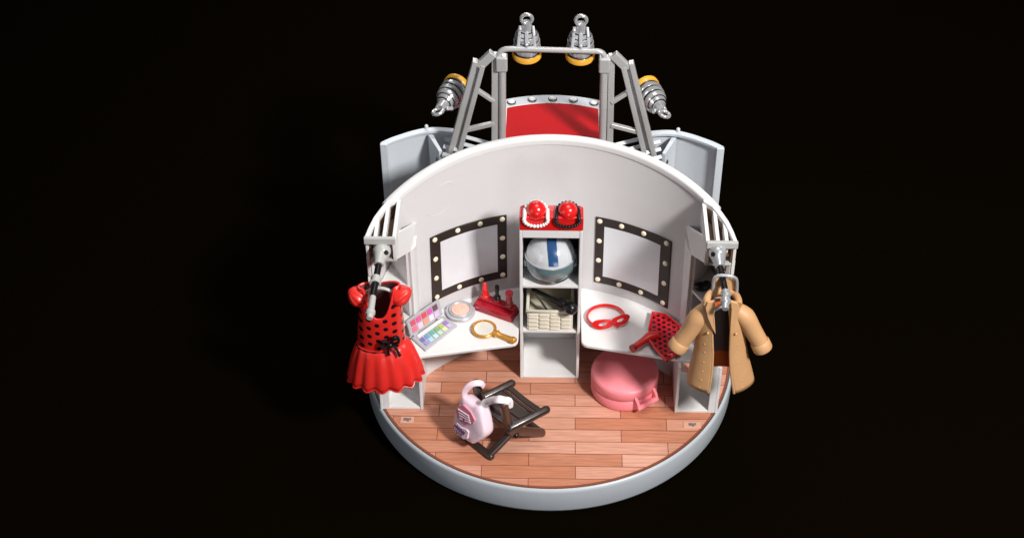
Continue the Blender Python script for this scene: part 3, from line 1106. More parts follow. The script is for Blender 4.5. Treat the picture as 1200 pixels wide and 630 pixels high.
for x in (0.98, L - 0.02):
    bm = nb()
    ball(bm, (x, 0, 0.27), 0.12, (1, 1, 0.7))
    k = obj('stud', bm, GOLD, h, local=True)

# ================================================================== lipstick holder
a = at(563, 357, z=ZD)
b = at(600, 370, z=ZD)
mid = (a + b) / 2
d = (b - a)
ang = math.atan2(d.y, d.x)
LHold = thing('lipstick_holder', 'dark red stepped holder block carrying three upright cosmetics', 'holder', (mid.x, mid.y, ZD))
LHold.rotation_euler = (0, 0, ang)
bm = nb()


def frus(bm, x0, x1, y0, y1, z0, z1, i):
    lo = [(x0, y0), (x1, y0), (x1, y1), (x0, y1)]
    hi = [(x0 + i, y0 + i), (x1 - i, y0 + i), (x1 - i, y1 - i), (x0 + i, y1 - i)]
    a = [bm.verts.new((x, y, z0)) for x, y in lo]
    b = [bm.verts.new((x, y, z1)) for x, y in hi]
    bm.faces.new(a[::-1])
    bm.faces.new(b)
    for k in range(4):
        bm.faces.new((a[k], a[(k + 1) % 4], b[(k + 1) % 4], b[k]))


frus(bm, -1.42, 1.42, -0.62, 0.55, 0.005, 0.52, 0.10)
hb = obj('holder_base', bm, CRIMSON, LHold, local=True, bevel=0.06, seg=3)
bm = nb()
frus(bm, -1.25, 1.30, -0.15, 0.40, 0.52, 0.74, 0.04)
obj('upper_step', bm, CRIMSON, hb, local=True, bevel=0.04)
for x, r in ((-0.85, 0.30), (0.02, 0.26), (0.88, 0.28)):
    bm = lathe(nb(), [(0, 0.74), (r, 0.74), (r * 0.95, 0.90), (r * 0.8, 0.93), (0, 0.93)], (x, 0.12, 0), n=24)
    obj('cup', bm, CRIMSON if x > -0.5 else RED, hb, local=True)
Mh = Matrix.Translation((mid.x, mid.y, ZD)) @ Matrix.Rotation(ang, 4, 'Z')


def cosm(x, name, lab, cat, specs):
    p = Mh @ Vector((x, 0.12, 0.93))
    o = thing(name, lab, cat, p, 'cosmetics standing in the red holder')
    for nm, prof, m in specs:
        obj(nm, lathe(nb(), prof, n=24), m, o, local=True)


cosm(-0.85, 'lipstick', 'bright red pointed lipstick, leftmost in the dark red holder', 'lipstick',
     [('tube', [(0, 0.0), (0.21, 0.0), (0.20, 0.42), (0.17, 0.46), (0, 0.46)], RED), ('tip', [(0.16, 0.462), (0.155, 0.75), (0.11, 0.92), (0.04, 1.0), (0, 1.01)], mat('coral_red', (0.80, 0.03, 0.03), 0.3, coat=0.4))])
cosm(0.02, 'nail_polish', 'black capped nail polish in the middle of the dark red holder', 'nail polish',
     [('bottle', [(0, 0), (0.22, 0), (0.23, 0.16), (0.12, 0.28), (0, 0.28)], BLACK), ('cap', [(0, 0.282), (0.11, 0.282), (0.13, 0.7), (0.15, 1.02), (0.12, 1.08), (0, 1.09)], BLACK)])
cosm(0.88, 'lip_gloss', 'dark red lipstick with round flat top, rightmost in the holder', 'lipstick',
     [('tube', [(0, 0), (0.21, 0), (0.19, 0.6), (0, 0.6)], CRIMSON), ('cap', [(0.19, 0.602), (0.25, 0.66), (0.26, 0.86), (0.22, 0.92), (0, 0.93)], mat('rose_red', (0.60, 0.03, 0.05), 0.3, coat=0.4))])

# ================================================================== red eye mask with its band
c = at(710, 374, z=ZD)
EM = thing('eye_mask', 'bright red eye mask on a round headband, lying on the desk right of the shelves', 'mask', (c.x, c.y, ZD))
bm = nb()
ps = []
for k in range(41):
    a = math.radians(-55 + 290 * k / 40)
    ps.append(Vector((c.x + 1.18 * math.cos(a), c.y + 1.05 * math.sin(a), ZD + 0.22)))
tube(bm, ps, 0.08, 10, flat=1.8, up=(0, 0, 1))
obj('headband', bm, RED, EM)
ml, mr_ = at(696, 384, z=ZD + 0.3), at(739, 374, z=ZD + 0.45)


def mask_outline(n=48):
    o = []
    for k in range(n):
        a = 2 * PI * k / n
        x = math.cos(a) * 1.22
        z = math.sin(a) * (0.40 + 0.06 * math.cos(2 * a))
        if abs(x) < 0.35:
            z *= 0.72 + 0.28 * abs(x) / 0.35
        z += 0.10 * (x / 1.2) ** 2
        o.append((x, z))
    return o


bm = nb()
ctr = (ml + mr_) / 2 + Vector((0, -0.02, 0.08))
ux = (mr_ - ml).normalized()
uz = (Vector((0, 0.50, 0.87)) - ux * ux.dot(Vector((0, 0.5, 0.87)))).normalized()
uz = uz * 0.80
un = ux.cross(uz).normalized()
if un.y > 0:
    un = -un


def mp(x, z):
    return ctr + ux * x + uz * z - un * (0.26 * (x / 1.2) ** 2)


# ring strips: outer outline to eye holes, built per half
def half(sg):
    hole = [(sg * 0.58 + 0.27 * math.cos(2 * PI * k / 24), 0.03 + 0.135 * math.sin(2 * PI * k / 24)) for k in range(24)]
    outer = []
    for k in range(24):
        a = 2 * PI * k / 24
        ox = sg * 0.58 + 0.66 * math.cos(a)
        ox = max(0, ox) if sg > 0 else min(0, ox)
        h = 0.38 - 0.10 * (1 - min(1, abs(ox) / 0.4)) - 0.16 * max(0, abs(ox) - 0.85) / 0.4
        oz = h * max(-1, min(1, 1.35 * math.sin(a))) + 0.10 * (ox / 1.2) ** 2
        outer.append((ox, oz))
    fr_o = [bm.verts.new(mp(*p)) for p in outer]
    fr_i = [bm.verts.new(mp(*p)) for p in hole]
    bk_o = [bm.verts.new(mp(*p) - un * 0.12) for p in outer]
    bk_i = [bm.verts.new(mp(*p) - un * 0.12) for p in hole]
    for k in range(24):
        j = (k + 1) % 24
        bm.faces.new((fr_o[k], fr_o[j], fr_i[j], fr_i[k]))
        bm.faces.new((bk_o[k], bk_i[k], bk_i[j], bk_o[j]))
        bm.faces.new((fr_i[k], fr_i[j], bk_i[j], bk_i[k]))
        bm.faces.new((fr_o[k], bk_o[k], bk_o[j], fr_o[j]))


half(-1)
half(1)
obj('mask', bm, RED, EM)

# ================================================================== red dotted bag on the right desk
# measured corners on a plane just above the desk
zz = ZD + 0.35
cs = [at(x, y, z=zz) for x, y in ((764.7, 366), (780, 369), (796, 381.7), (803, 398), (796, 413), (781, 422.5), (768, 409), (761.6, 400), (760.3, 386.8))]
cen = sum(cs, Vector()) / len(cs)
hnd = [at(771, 392, z=zz), at(760, 395, z=zz), at(754, 399, z=zz), at(742.5, 407.5, z=zz)]
FB = thing('hand_fan', 'red folded fan with black dots and a stub handle, under the tan coat sleeve', 'fan', (cen.x, cen.y, ZD))
bm = nb()
n = len(cs)
# zigzag plate: pleats across
plate = [(p.x, p.y) for p in cs]
prism(bm, plate, ZD + 0.12, ZD + 0.34)
fb = obj('fan_leaf', bm, DOTFAN, FB, bevel=0.05)
bm = nb()
tube(bm, [(p.x, p.y, ZD + 0.40) for p in cs], 0.07, 8, closed=True)
obj('leaf_edge', bm, RED, fb)
for k in range(4):
    p = cs[0].lerp(cs[4], 0.12 + 0.25 * k)
    q = cs[8].lerp(cs[5], 0.10 + 0.26 * k)
bm = nb()
tube(bm, [(p.x, p.y, ZD + 0.36) for p in hnd], [0.30, 0.34, 0.24, 0.22], 14, flat=0.8)
hd = obj('handle', bm, RED, FB)
bm = nb()
e = hnd[3]
dv = (hnd[3] - hnd[2]).normalized()
tube(bm, [Vector((e.x, e.y, ZD + .36)) - dv * 0.05, Vector((e.x, e.y, ZD + .36)) + dv * 0.14], [0.26, 0.26], 16)
obj('handle_end', bm, CRIMSON, hd)
bm = nb()
ball(bm, at(787, 418, z=zz) + Vector((0, 0, 0.15)), 0.18, (1.6, 0.8, 0.7))
obj('clasp', bm, RED, fb)

# ================================================================== pink round case under the right desk
c = Vector((4.78, -3.38, 0))
RC = thing('round_case', 'round pink case with a small handle on the floor under the right desk', 'case', c)
rad = 2.13
hh = 1.72
obj('lower_half', lathe(nb(), [(0, 0.01), (rad - 0.14, 0.01), (rad - 0.04, 0.06), (rad, 0.18), (rad, 0.86), (rad - 0.05, 0.90), (0, 0.90)], c, n=96), PINK, RC, ang=60)
obj('lid', lathe(nb(), [(0, 0.93), (rad - 0.04, 0.93), (rad + 0.015, 0.97), (rad + 0.015, hh - 0.24), (rad - 0.03, hh - 0.08), (rad - 0.16, hh), (0, hh)], c, n=96), PINK, RC, ang=60)
an = math.atan2(-1.55, 1.15)
M = Matrix.Translation(c) @ Matrix.Rotation(an, 4, 'Z')
bm = nb()
for s in (-1, 1):
    pts = [(rad - 0.10, 0.50), (rad + 0.28, 0.42), (rad + 0.36, 0.60), (rad + 0.20, 1.02), (rad - 0.10, 1.30)]
    va = [bm.verts.new(M @ Vector((x, s * 0.72 - 0.1, z))) for x, z in pts]
    vb = [bm.verts.new(M @ Vector((x, s * 0.72 + 0.1, z))) for x, z in pts]
    bm.faces.new(va)
    bm.faces.new(vb[::-1])
    for k in range(5):
        bm.faces.new((va[k], vb[k], vb[(k + 1) % 5], va[(k + 1) % 5]))
tube(bm, [M @ Vector((rad + 0.22, -0.80, 0.58)), M @ Vector((rad + 0.22, 0.80, 0.58))], 0.18, 14)
obj('handle', bm, PINK, RC, bevel=0.04)

# ================================================================== folding chair
B1, F1, B2 = at(574.7, 534.5, z=0.12), at(634, 506.5, z=0.12), at(543.5, 509.5, z=0.12)
F2 = F1 + (B2 - B1)
side = (B2 - B1)
CH = thing('folding_chair', 'dark brown folding chair with slatted sling seat standing on the plank floor', 'chair', ((B1 + F2) / 2).to_tuple())
CH.location.z = 0
Z = Vector((0, 0, 1))


def lerp(a, b, t):
    return a + (b - a) * t


for nm, (b_, f_) in (('near', (B1, F1)), ('far', (B2, F2))):
    k0 = lerp(b_, f_, 0.27) + Z * 4.0       # back post top
    k1 = lerp(b_, f_, 0.38) + Z * 1.55
    sgn = -1 if nm == 'near' else 1
    off = side.normalized() * 0.14 * sgn * -1
    bm = nb()
    tube(bm, smooth_path([k0, lerp(k0, k1, .5), k1, lerp(k1, f_, 0.35), f_], 5), [0.29] * 21, 12)
    ball(bm, k0, 0.30, u=14, v=8)
    ball(bm, f_, 0.30, u=14, v=8)
    obj('post_leg', bm, BRONZE if nm == 'near' else BROWNBLK, CH)
    wide = -side.normalized() * (0.34 if nm == 'near' else -0.30)
    s0 = lerp(b_, f_, 0.32) + Z * 2.12 + wide
    s1 = lerp(b_, f_, 1.02) + Z * 2.28 + wide
    bm = nb()
    tube(bm, [b_ + off, lerp(b_, f_, 0.45) + Z * 1.15 + off, lerp(b_, f_, 0.80) + Z * 2.1 + off], [0.25, 0.26, 0.22], 12)
    obj('leg', bm, BROWNBLK, CH)
    bm = nb()
    capsule(bm, s0, s1, 0.265, 14)
    obj('seat_rail', bm, BROWNBLK, CH)
    bm = nb()
    pv = lerp(b_, f_, 0.45) + Z * 1.15
    ball(bm, pv - side.normalized() * 0.25 * (1 if nm == 'near' else -1), 0.2, u=14, v=8)
    obj('pivot', bm, BLACK, CH)
bm = nb()
capsule(bm, B1, B2, 0.25)
obj('foot_bar', bm, BROWNBLK, CH)
bm = nb()
capsule(bm, F1, F2, 0.24)
obj('foot_bar', bm, BROWNBLK, CH)
wn_ = side.normalized() * 0.32
# sling seat: sagging slats running front to back, with gaps
sa, sb = lerp(B1, F1, 0.30) + Z * 2.22, lerp(B1, F1, 0.98) + Z * 2.36
sa, sb = sa - wn_, sb - wn_
ta, tb = lerp(B2, F2, 0.30) + Z * 2.22, lerp(B2, F2, 0.98) + Z * 2.36
ta, tb = ta + wn_, tb + wn_
for k, (v0, v1) in enumerate(((0.0, 0.36), (0.39, 0.70), (0.73, 0.82), (0.85, 1.0))):
    rows = []
    for j in range(9):
        u = j / 8
        sag = -0.12 * math.sin(PI * u)
        rows.append([bilerp(sa, sb, ta, tb, v0 + (v1 - v0) * i / 3, u) + Z * sag for i in range(4)])
    bm = nb()
    slab(bm, rows, 0.12, lambda p: Vector((0, 0, -1)))
    obj('seat_slat', bm, BROWNBLK, CH, bevel=0.02)
# back strap between the two posts
bm = nb()
rows = []
pa0, pa1 = lerp(B1, F1, 0.30) + Z * 3.5, lerp(B1, F1, 0.33) + Z * 2.7
pb0, pb1 = lerp(B2, F2, 0.30) + Z * 3.5, lerp(B2, F2, 0.33) + Z * 2.7
fdir = (F1 - B1).normalized()
for j in range(9):
    u = j / 8
    bow = -fdir * 0.28 * math.sin(PI * u)
    rows.append([pa0.lerp(pb0, u) + bow, pa1.lerp(pb1, u) + bow])
slab(bm, rows, 0.12, lambda p: fdir)
obj('back_band', bm, BROWNBLK, CH, bevel=0.02)

# ================================================================== pink backpack hung on the chair
ba = lerp(B1, B2, 0.5)
K1 = lerp(B1, F1, 0.27) + Z * 4.0
K2 = lerp(B2, F2, 0.27) + Z * 4.0
# outline in the picture (behind the back band, towards the camera), laid out on a plane facing out of the chair back
out_px = [(545, 463), (551, 467), (558, 473), (565, 475), (568, 484), (570, 494), (571.5, 504), (569.5, 511), (558.5, 518), (555, 518), (546, 512), (537, 504), (534, 496), (535, 486), (539, 476), (542, 468)]
nb_dir = (-fdir * 0.9 + Vector((0, 0, 0.25)) + Vector((0, -0.25, 0))).normalized()
cb = at(552, 494, y=(lerp(B1, B2, 0.5).y + 0.2))


def on_plane(px, py, p0, n_):
    q0 = at(px, py, z=0)
    D = (q0 - CAM)
    t = (p0 - CAM).dot(n_) / D.dot(n_)
    return CAM + D * t


BP = thing('backpack', 'small pale pink backpack with rose flap hanging on the back of the folding chair', 'backpack', (cb.x, cb.y, cb.z - 1.2))
op = smooth_path([on_plane(x, y, cb, nb_dir) for x, y in out_px], 2, closed=True)
oc = sum(op, Vector()) / len(op)
bm = nb()
rings = []
for sc_, dp in ((0.85, -0.62), (0.96, -0.52), (1.0, -0.30), (1.0, 0.08), (0.96, 0.22), (0.86, 0.31), (0.5, 0.35)):
    rings.append([bm.verts.new(oc + (p - oc) * sc_ + nb_dir * dp) for p in op])
for a, b in zip(rings, rings[1:]):
    for k in range(len(op)):
        j = (k + 1) % len(op)
        bm.faces.new((a[k], a[j], b[j], b[k]))
bm.faces.new(rings[0][::-1])
bm.faces.new(rings[-1])
body = obj('bag_body', bm, PALEPINK, BP, ang=70)


def patch_px(pxs, dp, th, name, m, par, scale=1.0, bev=0.03):
    pts = [on_plane(x, y, cb, nb_dir) + nb_dir * dp for x, y in pxs]
    bm = nb()
    a = [bm.verts.new(v) for v in pts]
    b = [bm.verts.new(v + nb_dir * th) for v in pts]
    bm.faces.new(a[::-1])
    bm.faces.new(b)
    for i in range(len(pts)):
        bm.faces.new((a[i], a[(i + 1) % len(pts)], b[(i + 1) % len(pts)], b[i]))
    return obj(name, bm, m, par, bevel=bev)


fl_ = patch_px([(543, 472), (549, 471), (558, 480), (562.5, 489), (560.5, 494), (556, 492.5), (552, 496), (547, 492), (541.5, 486), (540.5, 478)], 0.31, 0.14, 'flap', ROSE, body)
pk = patch_px([(537.5, 496), (541, 491.5), (547, 498), (552.5, 500), (555, 503), (553.5, 511), (549, 511.5), (540, 504)], 0.30, 0.14, 'pocket', PALEPINK, body)
for k in range(4):
    x0, y0 = 543.5 + k * 0.6, 476 + k * 3.6
    bm = nb()
    tube(bm, [on_plane(x0, y0, cb, nb_dir) + nb_dir * 0.455, on_plane(x0 + 12.5, y0 + 8.2 - k, cb, nb_dir) + nb_dir * 0.455], 0.05, 6)
    obj('ridge', bm, PALEPINK, fl_)
# scribbled lettering on the pocket and a dark catch on the flap
bm = nb()
w0 = [(538.5, 496.5), (540, 493.5), (541, 498), (542.5, 495), (543, 500), (545, 497), (545, 502), (547.5, 499), (547, 504), (549.5, 501.5), (549, 506), (551.5, 503)]
tube(bm, smooth_path([on_plane(x, y, cb, nb_dir) + nb_dir * 0.46 for x, y in w0], 4), 0.028, 6)
w1 = [(540, 500.5), (542, 502), (541.5, 504), (544, 503.5), (545, 506), (547, 505.5), (547, 508)]
tube(bm, smooth_path([on_plane(x, y, cb, nb_dir) + nb_dir * 0.46 for x, y in w1], 4), 0.025, 6)
obj('lettering', bm, VIOLET, pk)
bm = nb()
ball(bm, on_plane(550.5, 488.5, cb, nb_dir) + nb_dir * 0.47, 0.08)
obj('catch', bm, VIOLET, fl_)
# straps looping over the post tops
for K, p_out in ((K2, [(545, 470), (545, 461), (548, 452), (552, 446)]), (K1, [(563, 478), (568, 472), (577, 468.5), (585, 467.5)])):
    path = [on_plane(x, y, cb, nb_dir) + nb_dir * (-0.05) for x, y in p_out[:2]] + [at(p_out[2][0], p_out[2][1], y=(K.y + cb.y) / 2 - .25), at(p_out[3][0], p_out[3][1], y=K.y - 0.28)]
    if K is K2:      # the far strap hooks round its post below the knob
        path = path[:1] + [at(px_, py_, y=K.y - dy_) for px_, py_, dy_ in ((544.5, 461, .5), (547, 455, .47), (552, 450.5, .43), (558, 448.5, .38), (564, 449, .3), (567, 452, .2))]
    else:
        path += [K + Vector((0.14, 0.02, 0.36)), K + fdir * 0.42 + Vector((0, 0, 0.05)), K + fdir * 0.40 - Z * 0.45]
    bm = nb()
    sp_ = smooth_path(path, 6)
    tube(bm, sp_, 0.19 if K is K2 else 0.24, 12, flat=0.36, up=(0.3, -0.5, 0.8))
    obj('strap', bm, STRAPW if K is K1 else PALEPINK, BP)

# ================================================================== red dotted dress on the left arm
YD = -8.0
w = ARMS[-1]
dc = at(446, 400, y=YD)
DR = thing('dress', 'glossy red toy dress with black dots and pleated skirt hanging on the left arm', 'dress', (dc.x, YD, at(446, 440, y=YD).z))
lev = [(335, 420, 468, 0.42), (342, 421, 469, 0.62), (352, 422, 470, 0.80), (366, 421.5, 471, 0.88), (382, 420, 473, 0.86), (395, 420, 474, 0.82), (400, 420, 475, 0.82)]


def ring(lv, n=64, amp=0.0, cnt=12, zamp=0.0, ph=0.0):
    py, xl, xr, dp = lv
    a, b = at(xl, py + 1.0, y=YD), at(xr, py - 1.5, y=YD)
    c = (a + b) / 2
    hw = (b.x - a.x) / 2
    out = []
    for k in range(n):
        t = 2 * PI * k / n
        m = 1 + amp * math.cos(cnt * t + ph)
        x = math.sin(t) * hw * m
        y = -math.cos(t) * dp * m
        out.append(Vector((c.x + x, YD + y, c.z + x * (b.z - a.z) / max(0.1, (b.x - a.x)) + zamp * math.cos(cnt * t + ph))))
    return out


bm = nb()
N = 96
R_ = [ring(l, N) for l in lev]
# neckline: trim the top rows by angle (front scoops down, straps stay high)


def trim(k):
    t = 2 * PI * k / N
    front = math.cos(t)
    side_ = abs(math.sin(t))
    if front > 0:
        u = max(0.0, (0.76 - side_) / 0.76)
        return 2.75 * (1 - (1 - u) ** 3.0)      # rows to drop at front
    return 0.75 * max(0.0, (0.8 - side_) / 0.8)


NL = 16


def samp(k, s):
    i = min(len(R_) - 2, int(s))
    return R_[i][k].lerp(R_[i + 1][k], s - i)


rows = []
for j in range(NL + 1):
    row = []
    for k in range(N + 1):
        kk = k % N
        s0 = trim(kk)
        s = s0 + (len(R_) - 1 - s0) * j / NL
        row.append(samp(kk, s))
    rows.append(row)
grid(bm, rows)
bod = obj('bodice', bm, DOTDRESS, DR, thick=0.10, ang=60)
# neckline piping
bm = nb()
tube(bm, rows[0][:-1], 0.075, 8, closed=True)
obj('neck_piping', bm, DRESSRED, bod)
# mauve inside of the back
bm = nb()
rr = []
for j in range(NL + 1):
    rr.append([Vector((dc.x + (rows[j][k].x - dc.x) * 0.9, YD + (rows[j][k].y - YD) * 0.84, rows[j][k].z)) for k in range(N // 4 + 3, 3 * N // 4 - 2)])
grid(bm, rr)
obj('inner_back', bm, MAUVE, bod)
# skirt with flutes
lv2 = [(399, 419.5, 475, 0.84), (402, 418, 478, 1.02), (408, 415.5, 483, 1.18), (416, 413, 487.5, 1.30), (425, 411, 491.5, 1.40), (433, 409.5, 494, 1.46), (438, 409, 495, 1.44)]
rows = []
cnt = 15
for j, l in enumerate(lv2):
    t = j / (len(lv2) - 1)
    rows.append(ring(l, 208, amp=0.042 * t ** 0.5, cnt=cnt, zamp=-0.09 * t * t, ph=0.6))
rows = [r + [r[0]] for r in rows]
bm = nb()
grid(bm, rows)
sk = obj('skirt', bm, DRESSRED, DR, thick=0.10, ang=80)
bm = nb()
tube(bm, rows[-1][:-1], 0.085, 6, closed=True)
obj('hem', bm, DRESSRED, sk)
# belt and bow
bm = nb()
tube(bm, [p + Vector((0, 0, 0.0)) for p in [YDp * 1 for YDp in ring((400.5, 419, 475.5, 0.90), 64)]], 0.085, 8, closed=True)
obj('belt', bm, BLACK, DR)
yb = YD - 1.02


def bp(px, py, dy=0):
    return at(px, py, y=yb + dy)


bm = nb()
for loop in ([(457, 404), (451, 399.5), (446.5, 402), (449, 407), (457, 404.5)], [(457.5, 403), (462, 395), (467, 396), (466, 401.5), (458, 404)]):
    tube(bm, smooth_path([bp(x, y, -0.05 - 0.1 * (i % 2)) for i, (x, y) in enumerate(loop)], 5), 0.12, 8, flat=0.8)
for tail in ([(457, 405), (455, 410), (455.5, 415)], [(458, 404), (464, 408), (468.5, 416)]):
    tube(bm, smooth_path([bp(x, y, -0.08) for x, y in tail], 5), [0.09] + [0.11] * 9 + [0.15], 8, flat=0.7)
ball(bm, bp(457.2, 404, -0.1), 0.17)
obj('bow', bm, BLACK, DR)
# puff sleeves
for (px, py, sx_, sz_, tl) in ((418.5, 346, 0.52, 0.54, 0.75), (470.5, 345, 0.58, 0.54, -0.62)):
    c = at(px, py, y=YD - 0.05)
    bm = nb()
    rr = []
    for j in range(15):
        t = PI * j / 14
        row = []
        for k in range(49):
            a = 2 * PI * k / 48
            ple = (1 + 0.05 * math.cos(9 * a) * math.sin(t)) * (1.0 - 0.28 * math.cos(t) * (1 if px > 446 else -1))
            v = Vector((math.cos(t) * sx_ * 1.15, math.sin(t) * math.cos(a) * 0.62 * ple, math.sin(t) * math.sin(a) * sz_ * ple))
            row.append(c + Matrix.Rotation(tl, 3, 'Y') @ v)
        rr.append(row)
    grid(bm, rr)
    obj('puff_sleeve', bm, DRESSRED, DR, ang=80)

# hanger inside the dress, on the rod
hx = at(440, 341, y=YD + 0.1)
HG = thing('clothes_hanger', 'white clothes hanger in the neckline of the red dress', 'hanger', hx, 'hangers on the swivel arms')
bm = nb()
tube(bm, smooth_path([at(424, 347, y=YD - .1), at(431, 341, y=YD - .1), at(438, 338, y=YD - .1), at(447, 337.5, y=YD - .1), at(456, 340, y=YD - .1), at(463, 346, y=YD - .1)], 5), 0.10, 10)
obj('bar', bm, ARMG, HG)
bm = nb()
hk = ARMS[-1][2].lerp(ARMS[-1][3], 0.25)
tube(bm, [hk + Vector((0.27 * math.cos(a), 0, 0.27 * math.sin(a))) for a in [2 * PI * k / 20 for k in range(20)]], 0.07, 8, closed=True)
obj('ring', bm, ARMG, HG)

# ================================================================== tan coat on the right arm
YC = -8.0
CO = thing('coat', 'tan toy coat with open front and rolled sleeves hanging on the right arm', 'coat', at(845, 440, y=YC))
cl = [(352, 826, 864, 0.55, 0.50), (362, 820, 868.5, 0.78, 0.45), (374, 817.5, 870.5, 0.86, 0.44), (388, 816.5, 871.5, 0.86, 0.40), (402, 815, 873, 0.88, 0.36), (418, 811.5, 876, 0.98, 0.34), (432, 808, 879.5, 1.08, 0.36), (443, 805, 882, 1.16, 0.40)]
N = 72
rows = []
sub = []
for (py, xl, xr, dp, gp) in cl:
    a, b = at(xl, py, y=YC), at(xr, py + 0.5, y=YC)
    c = (a + b) / 2
    hw = (b.x - a.x) / 2
    row = []
    for k in range(N + 1):
        t = gp + (2 * PI - 2 * gp) * k / N
        fold = 1 + 0.02 * math.sin(5 * t) * (py - 352) / 90
        row.append(Vector((c.x + math.sin(t) * hw * fold, YC - math.cos(t) * dp * fold, c.z - 0.10 * max(0, math.cos(t)) * (py > 440))))
    rows.append(row)
fine = []
for i in range(len(rows) - 1):
    for j in range(3):
        t = j / 3
        fine.append([p.lerp(q_, t) for p, q_ in zip(rows[i], rows[i + 1])])
fine.append(rows[-1])
bm = nb()
grid(bm, fine)
cb_ = obj('coat_body', bm, TAN, CO, thick=0.14, ang=60)
# front edges, thicker plackets
for e in (0, -1):
    bm = nb()
    tube(bm, [r[e] for r in fine], 0.085, 8)
    obj('placket', bm, TAN, cb_)
# stitched button rows beside the opening, both sides
for e, kx in ((0, 4), (-1, N - 4)):
    for r in (10, 12, 14, 16, 18, 20):
        p = fine[r][kx]
        c0 = Vector(((rows[3][0].x + rows[3][-1].x) / 2, YC, p.z))
        nrm = (p - c0).normalized()
        bm = nb()
        ball(bm, p + nrm * 0.08, 0.042, u=12, v=8)
        obj('small_button', bm, TANL, cb_)
for px, py in ((829.5, 390), (862.5, 391)):
    p = at(px, py, y=YC - 0.86)
    bm = nb()
    ball(bm, p, 0.08, u=14, v=8)
    obj('large_button', bm, TANL, cb_)
# shade painted inside the coat back, bounce light painted orange at its hem
c = (rows[0][0] + rows[0][-1]) / 2
mid = N // 2


def inner_sheet(r0, r1, m, nm):
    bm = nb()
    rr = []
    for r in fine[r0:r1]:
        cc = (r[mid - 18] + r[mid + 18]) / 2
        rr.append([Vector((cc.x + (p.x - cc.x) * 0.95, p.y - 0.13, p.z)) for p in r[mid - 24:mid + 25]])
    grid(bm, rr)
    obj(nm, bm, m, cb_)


inner_sheet(0, 17, INSHADE, 'inner_back')
inner_sheet(16, len(fine), RUST, 'hem_bounce')
# collar and lapels
for s, pts in ((-1, [(838, 352), (829, 353), (826.5, 360), (829, 371), (834, 383), (838.5, 391), (837.5, 374), (836, 362)]),
               (1, [(856, 352), (864, 354), (867, 361), (864.5, 372), (859.5, 384), (855, 392), (856, 375), (857, 362)])):
    bm = nb()
    fr_, bk_ = [], []
    for (x, y) in pts:
        yy = YC - 0.62 - 0.30 * max(0, min(1, (y - 355) / 25))
        p = at(x, y, y=yy)
        fr_.append(bm.verts.new(p + Vector((0, -0.07, 0))))
        bk_.append(bm.verts.new(p + Vector((0, 0.10, 0))))
    bm.faces.new(fr_)
    bm.faces.new(bk_[::-1])
    for i in range(len(pts)):
        j = (i + 1) % len(pts)
        bm.faces.new((fr_[i], bk_[i], bk_[j], fr_[j]))
    obj('lapel', bm, TAN, CO, bevel=0.04, seg=3)
bm = nb()
tube(bm, smooth_path([at(829, 356, y=YC - .6), at(828.5, 350, y=YC - .2), at(834, 343, y=YC + .35), at(847, 341, y=YC + .5), at(860, 344, y=YC + .35), at(865, 351, y=YC - .2), at(865, 357, y=YC - .6)], 5), 0.22, 10, flat=1.0)
obj('collar', bm, TAN, CO)
# standing back piece seen inside the hanger
bm = nb()
q = [at(838.5, 326, y=YC + .45), at(861, 328, y=YC + .45), at(862, 350, y=YC + .45), at(837, 350, y=YC + .45)]
a_ = [bm.verts.new(v) for v in q]
b_ = [bm.verts.new(v + Vector((0, 0.14, 0))) for v in q]
bm.faces.new(a_)
bm.faces.new(b_[::-1])
for i in range(4):
    bm.faces.new((a_[i], b_[i], b_[(i + 1) % 4], a_[(i + 1) % 4]))
obj('back_piece', bm, TANL, CO, bevel=0.04)
bm = nb()
tube(bm, [at(838, 357, y=YC + .25), at(846, 355, y=YC + .25), at(856, 357, y=YC + .25)], 0.16, 10)
obj('rust_neck_band', bm, RUST, CO)
# sleeves with rolled cuffs
for s, pts, rs in ((-1, [(829, 362), (818, 372), (808, 387), (799, 399), (793.5, 406.5)], [0.48, 0.58, 0.52, 0.50, 0.50]),
                   (1, [(862, 363), (873, 371), (882, 386), (889.5, 399), (893.5, 407)], [0.48, 0.58, 0.52, 0.50, 0.50])):
    w_ = [at(x, y, y=YC - 0.05 - 0.1 * i) for i, (x, y) in enumerate(pts)]
    path = smooth_path(w_, 5)
    rr = []
    for i in range(len(path)):
        f_ = i / 5
        k = min(3, int(f_))
        rr.append(rs[k] + (rs[k + 1] - rs[k]) * (f_ - k))
    bm = nb()
    tube(bm, path, rr, 24)
    sl = obj('sleeve', bm, TAN, CO, ang=80)
    e = path[-1]
    d = (path[-1] - path[-3]).normalized()
    bm = nb()
    lathe(bm, [(0.42, 0.10), (0.44, -0.42), (0.53, -0.46), (0.57, -0.40), (0.575, 0.06), (0.54, 0.14), (0.44, 0.14), (0.42, 0.10)], e, d, 32)
    obj('cuff', bm, TAN, sl)
    bm = nb()
    lathe(bm, [(0, 0.0), (0.43, 0.0), (0.43, 0.02), (0, 0.02)], e + d * 0.02, d, 24)
    obj('cuff_inside', bm, INSHADE, sl)

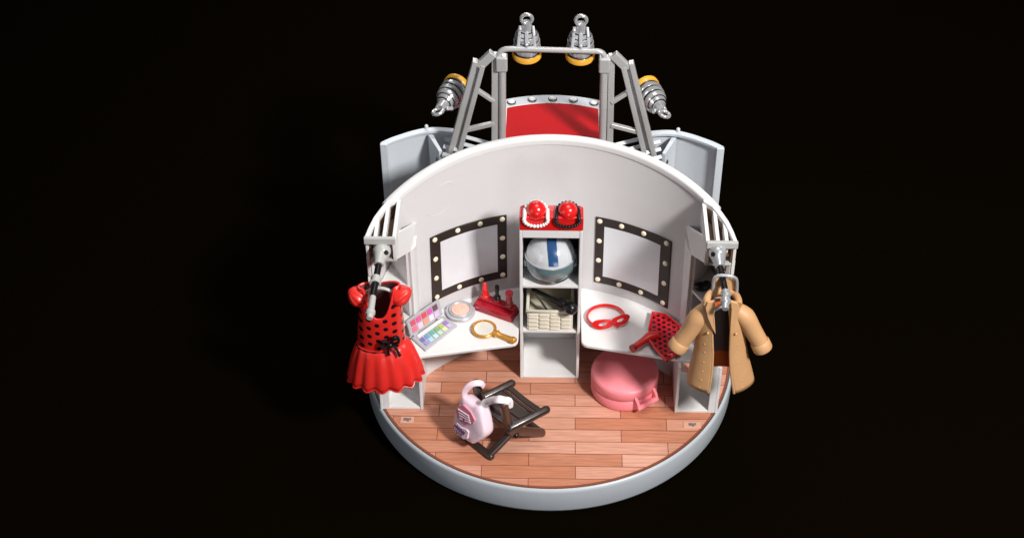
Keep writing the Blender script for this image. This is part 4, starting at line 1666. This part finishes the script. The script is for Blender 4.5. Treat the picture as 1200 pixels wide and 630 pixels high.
HG2 = thing('clothes_hanger', 'grey squared clothes hanger above the tan coat collar', 'hanger', at(850, 326, y=YC + .3), 'hangers on the swivel arms')
bm = nb()
tube(bm, smooth_path([at(836, 354, y=YC + .3), at(836, 340, y=YC + .3), at(836.5, 328, y=YC + .3), at(840, 323.5, y=YC + .3), at(850, 322.5, y=YC + .3), at(860, 324.5, y=YC + .3), at(863.5, 329, y=YC + .3), at(863.5, 341, y=YC + .3), at(863, 353, y=YC + .3)], 4), 0.095, 10)
obj('frame', bm, ARMS2, HG2)
bm = nb()
tube(bm, smooth_path([at(838, 363, y=YC - .3), at(845, 359.5, y=YC - .5), at(852, 360, y=YC - .55), at(859, 363.5, y=YC - .3)], 5), 0.085, 8)
obj('bar', bm, SILVER, HG2)

# small black rounded item in the right cubby
p = at(817, 332, y=-4.6)
bm = nb()
ball(bm, (9.2, -2.7, 7.9 + 0.3), 0.42, (1.2, 0.8, 0.7))
ball(bm, (9.5, -2.6, 7.9 + 0.36), 0.3, (1.0, 0.9, 1.0))
k = obj('dark_item', bm, BLACK, loc=(9.2, -2.7, 7.9))
k.name = 'dark_piece'
tag(k, 'small black rounded piece lying in the upper right cubby hole', 'hair piece')

# ================================================================== lights


def area(name, loc, target, size, power, col, sy=None):
    l = bpy.data.lights.new(name, 'AREA')
    l.energy = power
    l.color = col
    l.shape = 'RECTANGLE'
    l.size = size
    l.size_y = sy or size
    o = bpy.data.objects.new(name, l)
    COL.objects.link(o)
    o.location = loc
    o.rotation_euler = (Vector(target) - Vector(loc)).to_track_quat('-Z', 'Y').to_euler()
    return o


area('key_softbox', (54, -62, 86), (0, -2, 5), 13, 150000, (1.0, 0.965, 0.935))
area('top_softbox', (10, 5, 95), (0, -2, 5), 40, 24000, (1.0, 0.97, 0.97))
area('low_front_softbox', (25, -110, 12), (0, -8, 0), 30, 13000, (0.90, 0.95, 1.0), 18)
area('fill_softbox', (-80, -60, 40), (0, 0, 5), 55, 9500, (0.88, 0.94, 1.0))
area('back_softbox', (-10, 75, 60), (0, 4, 12), 46, 22000, (0.95, 0.97, 1.0), 20)

wd = bpy.data.worlds.new('World')
S.world = wd
wd.use_nodes = True
wd.node_tree.nodes['Background'].inputs[0].default_value = (0.0045, 0.0028, 0.0010, 1)
wd.node_tree.nodes['Background'].inputs[1].default_value = 1.0

# ================================================================== camera
cd = bpy.data.cameras.new('camera')
co = bpy.data.objects.new('camera', cd)
COL.objects.link(co)
cd.sensor_width = 36
cd.sensor_fit = 'HORIZONTAL'
cd.lens = F / 1200 * 36
cd.shift_x = -(CX - 600) / 1200
cd.clip_end = 1500
rx = RT * math.cos(RO) + UP * math.sin(RO)
ux_ = -RT * math.sin(RO) + UP * math.cos(RO)
M = Matrix((rx, ux_, -FW)).transposed()
co.matrix_world = Matrix.Translation(CAM) @ M.to_4x4()
S.camera = co
S.view_settings.view_transform = 'Standard'
S.view_settings.look = 'None'
S.view_settings.exposure = 0.15
S.view_settings.gamma = 1
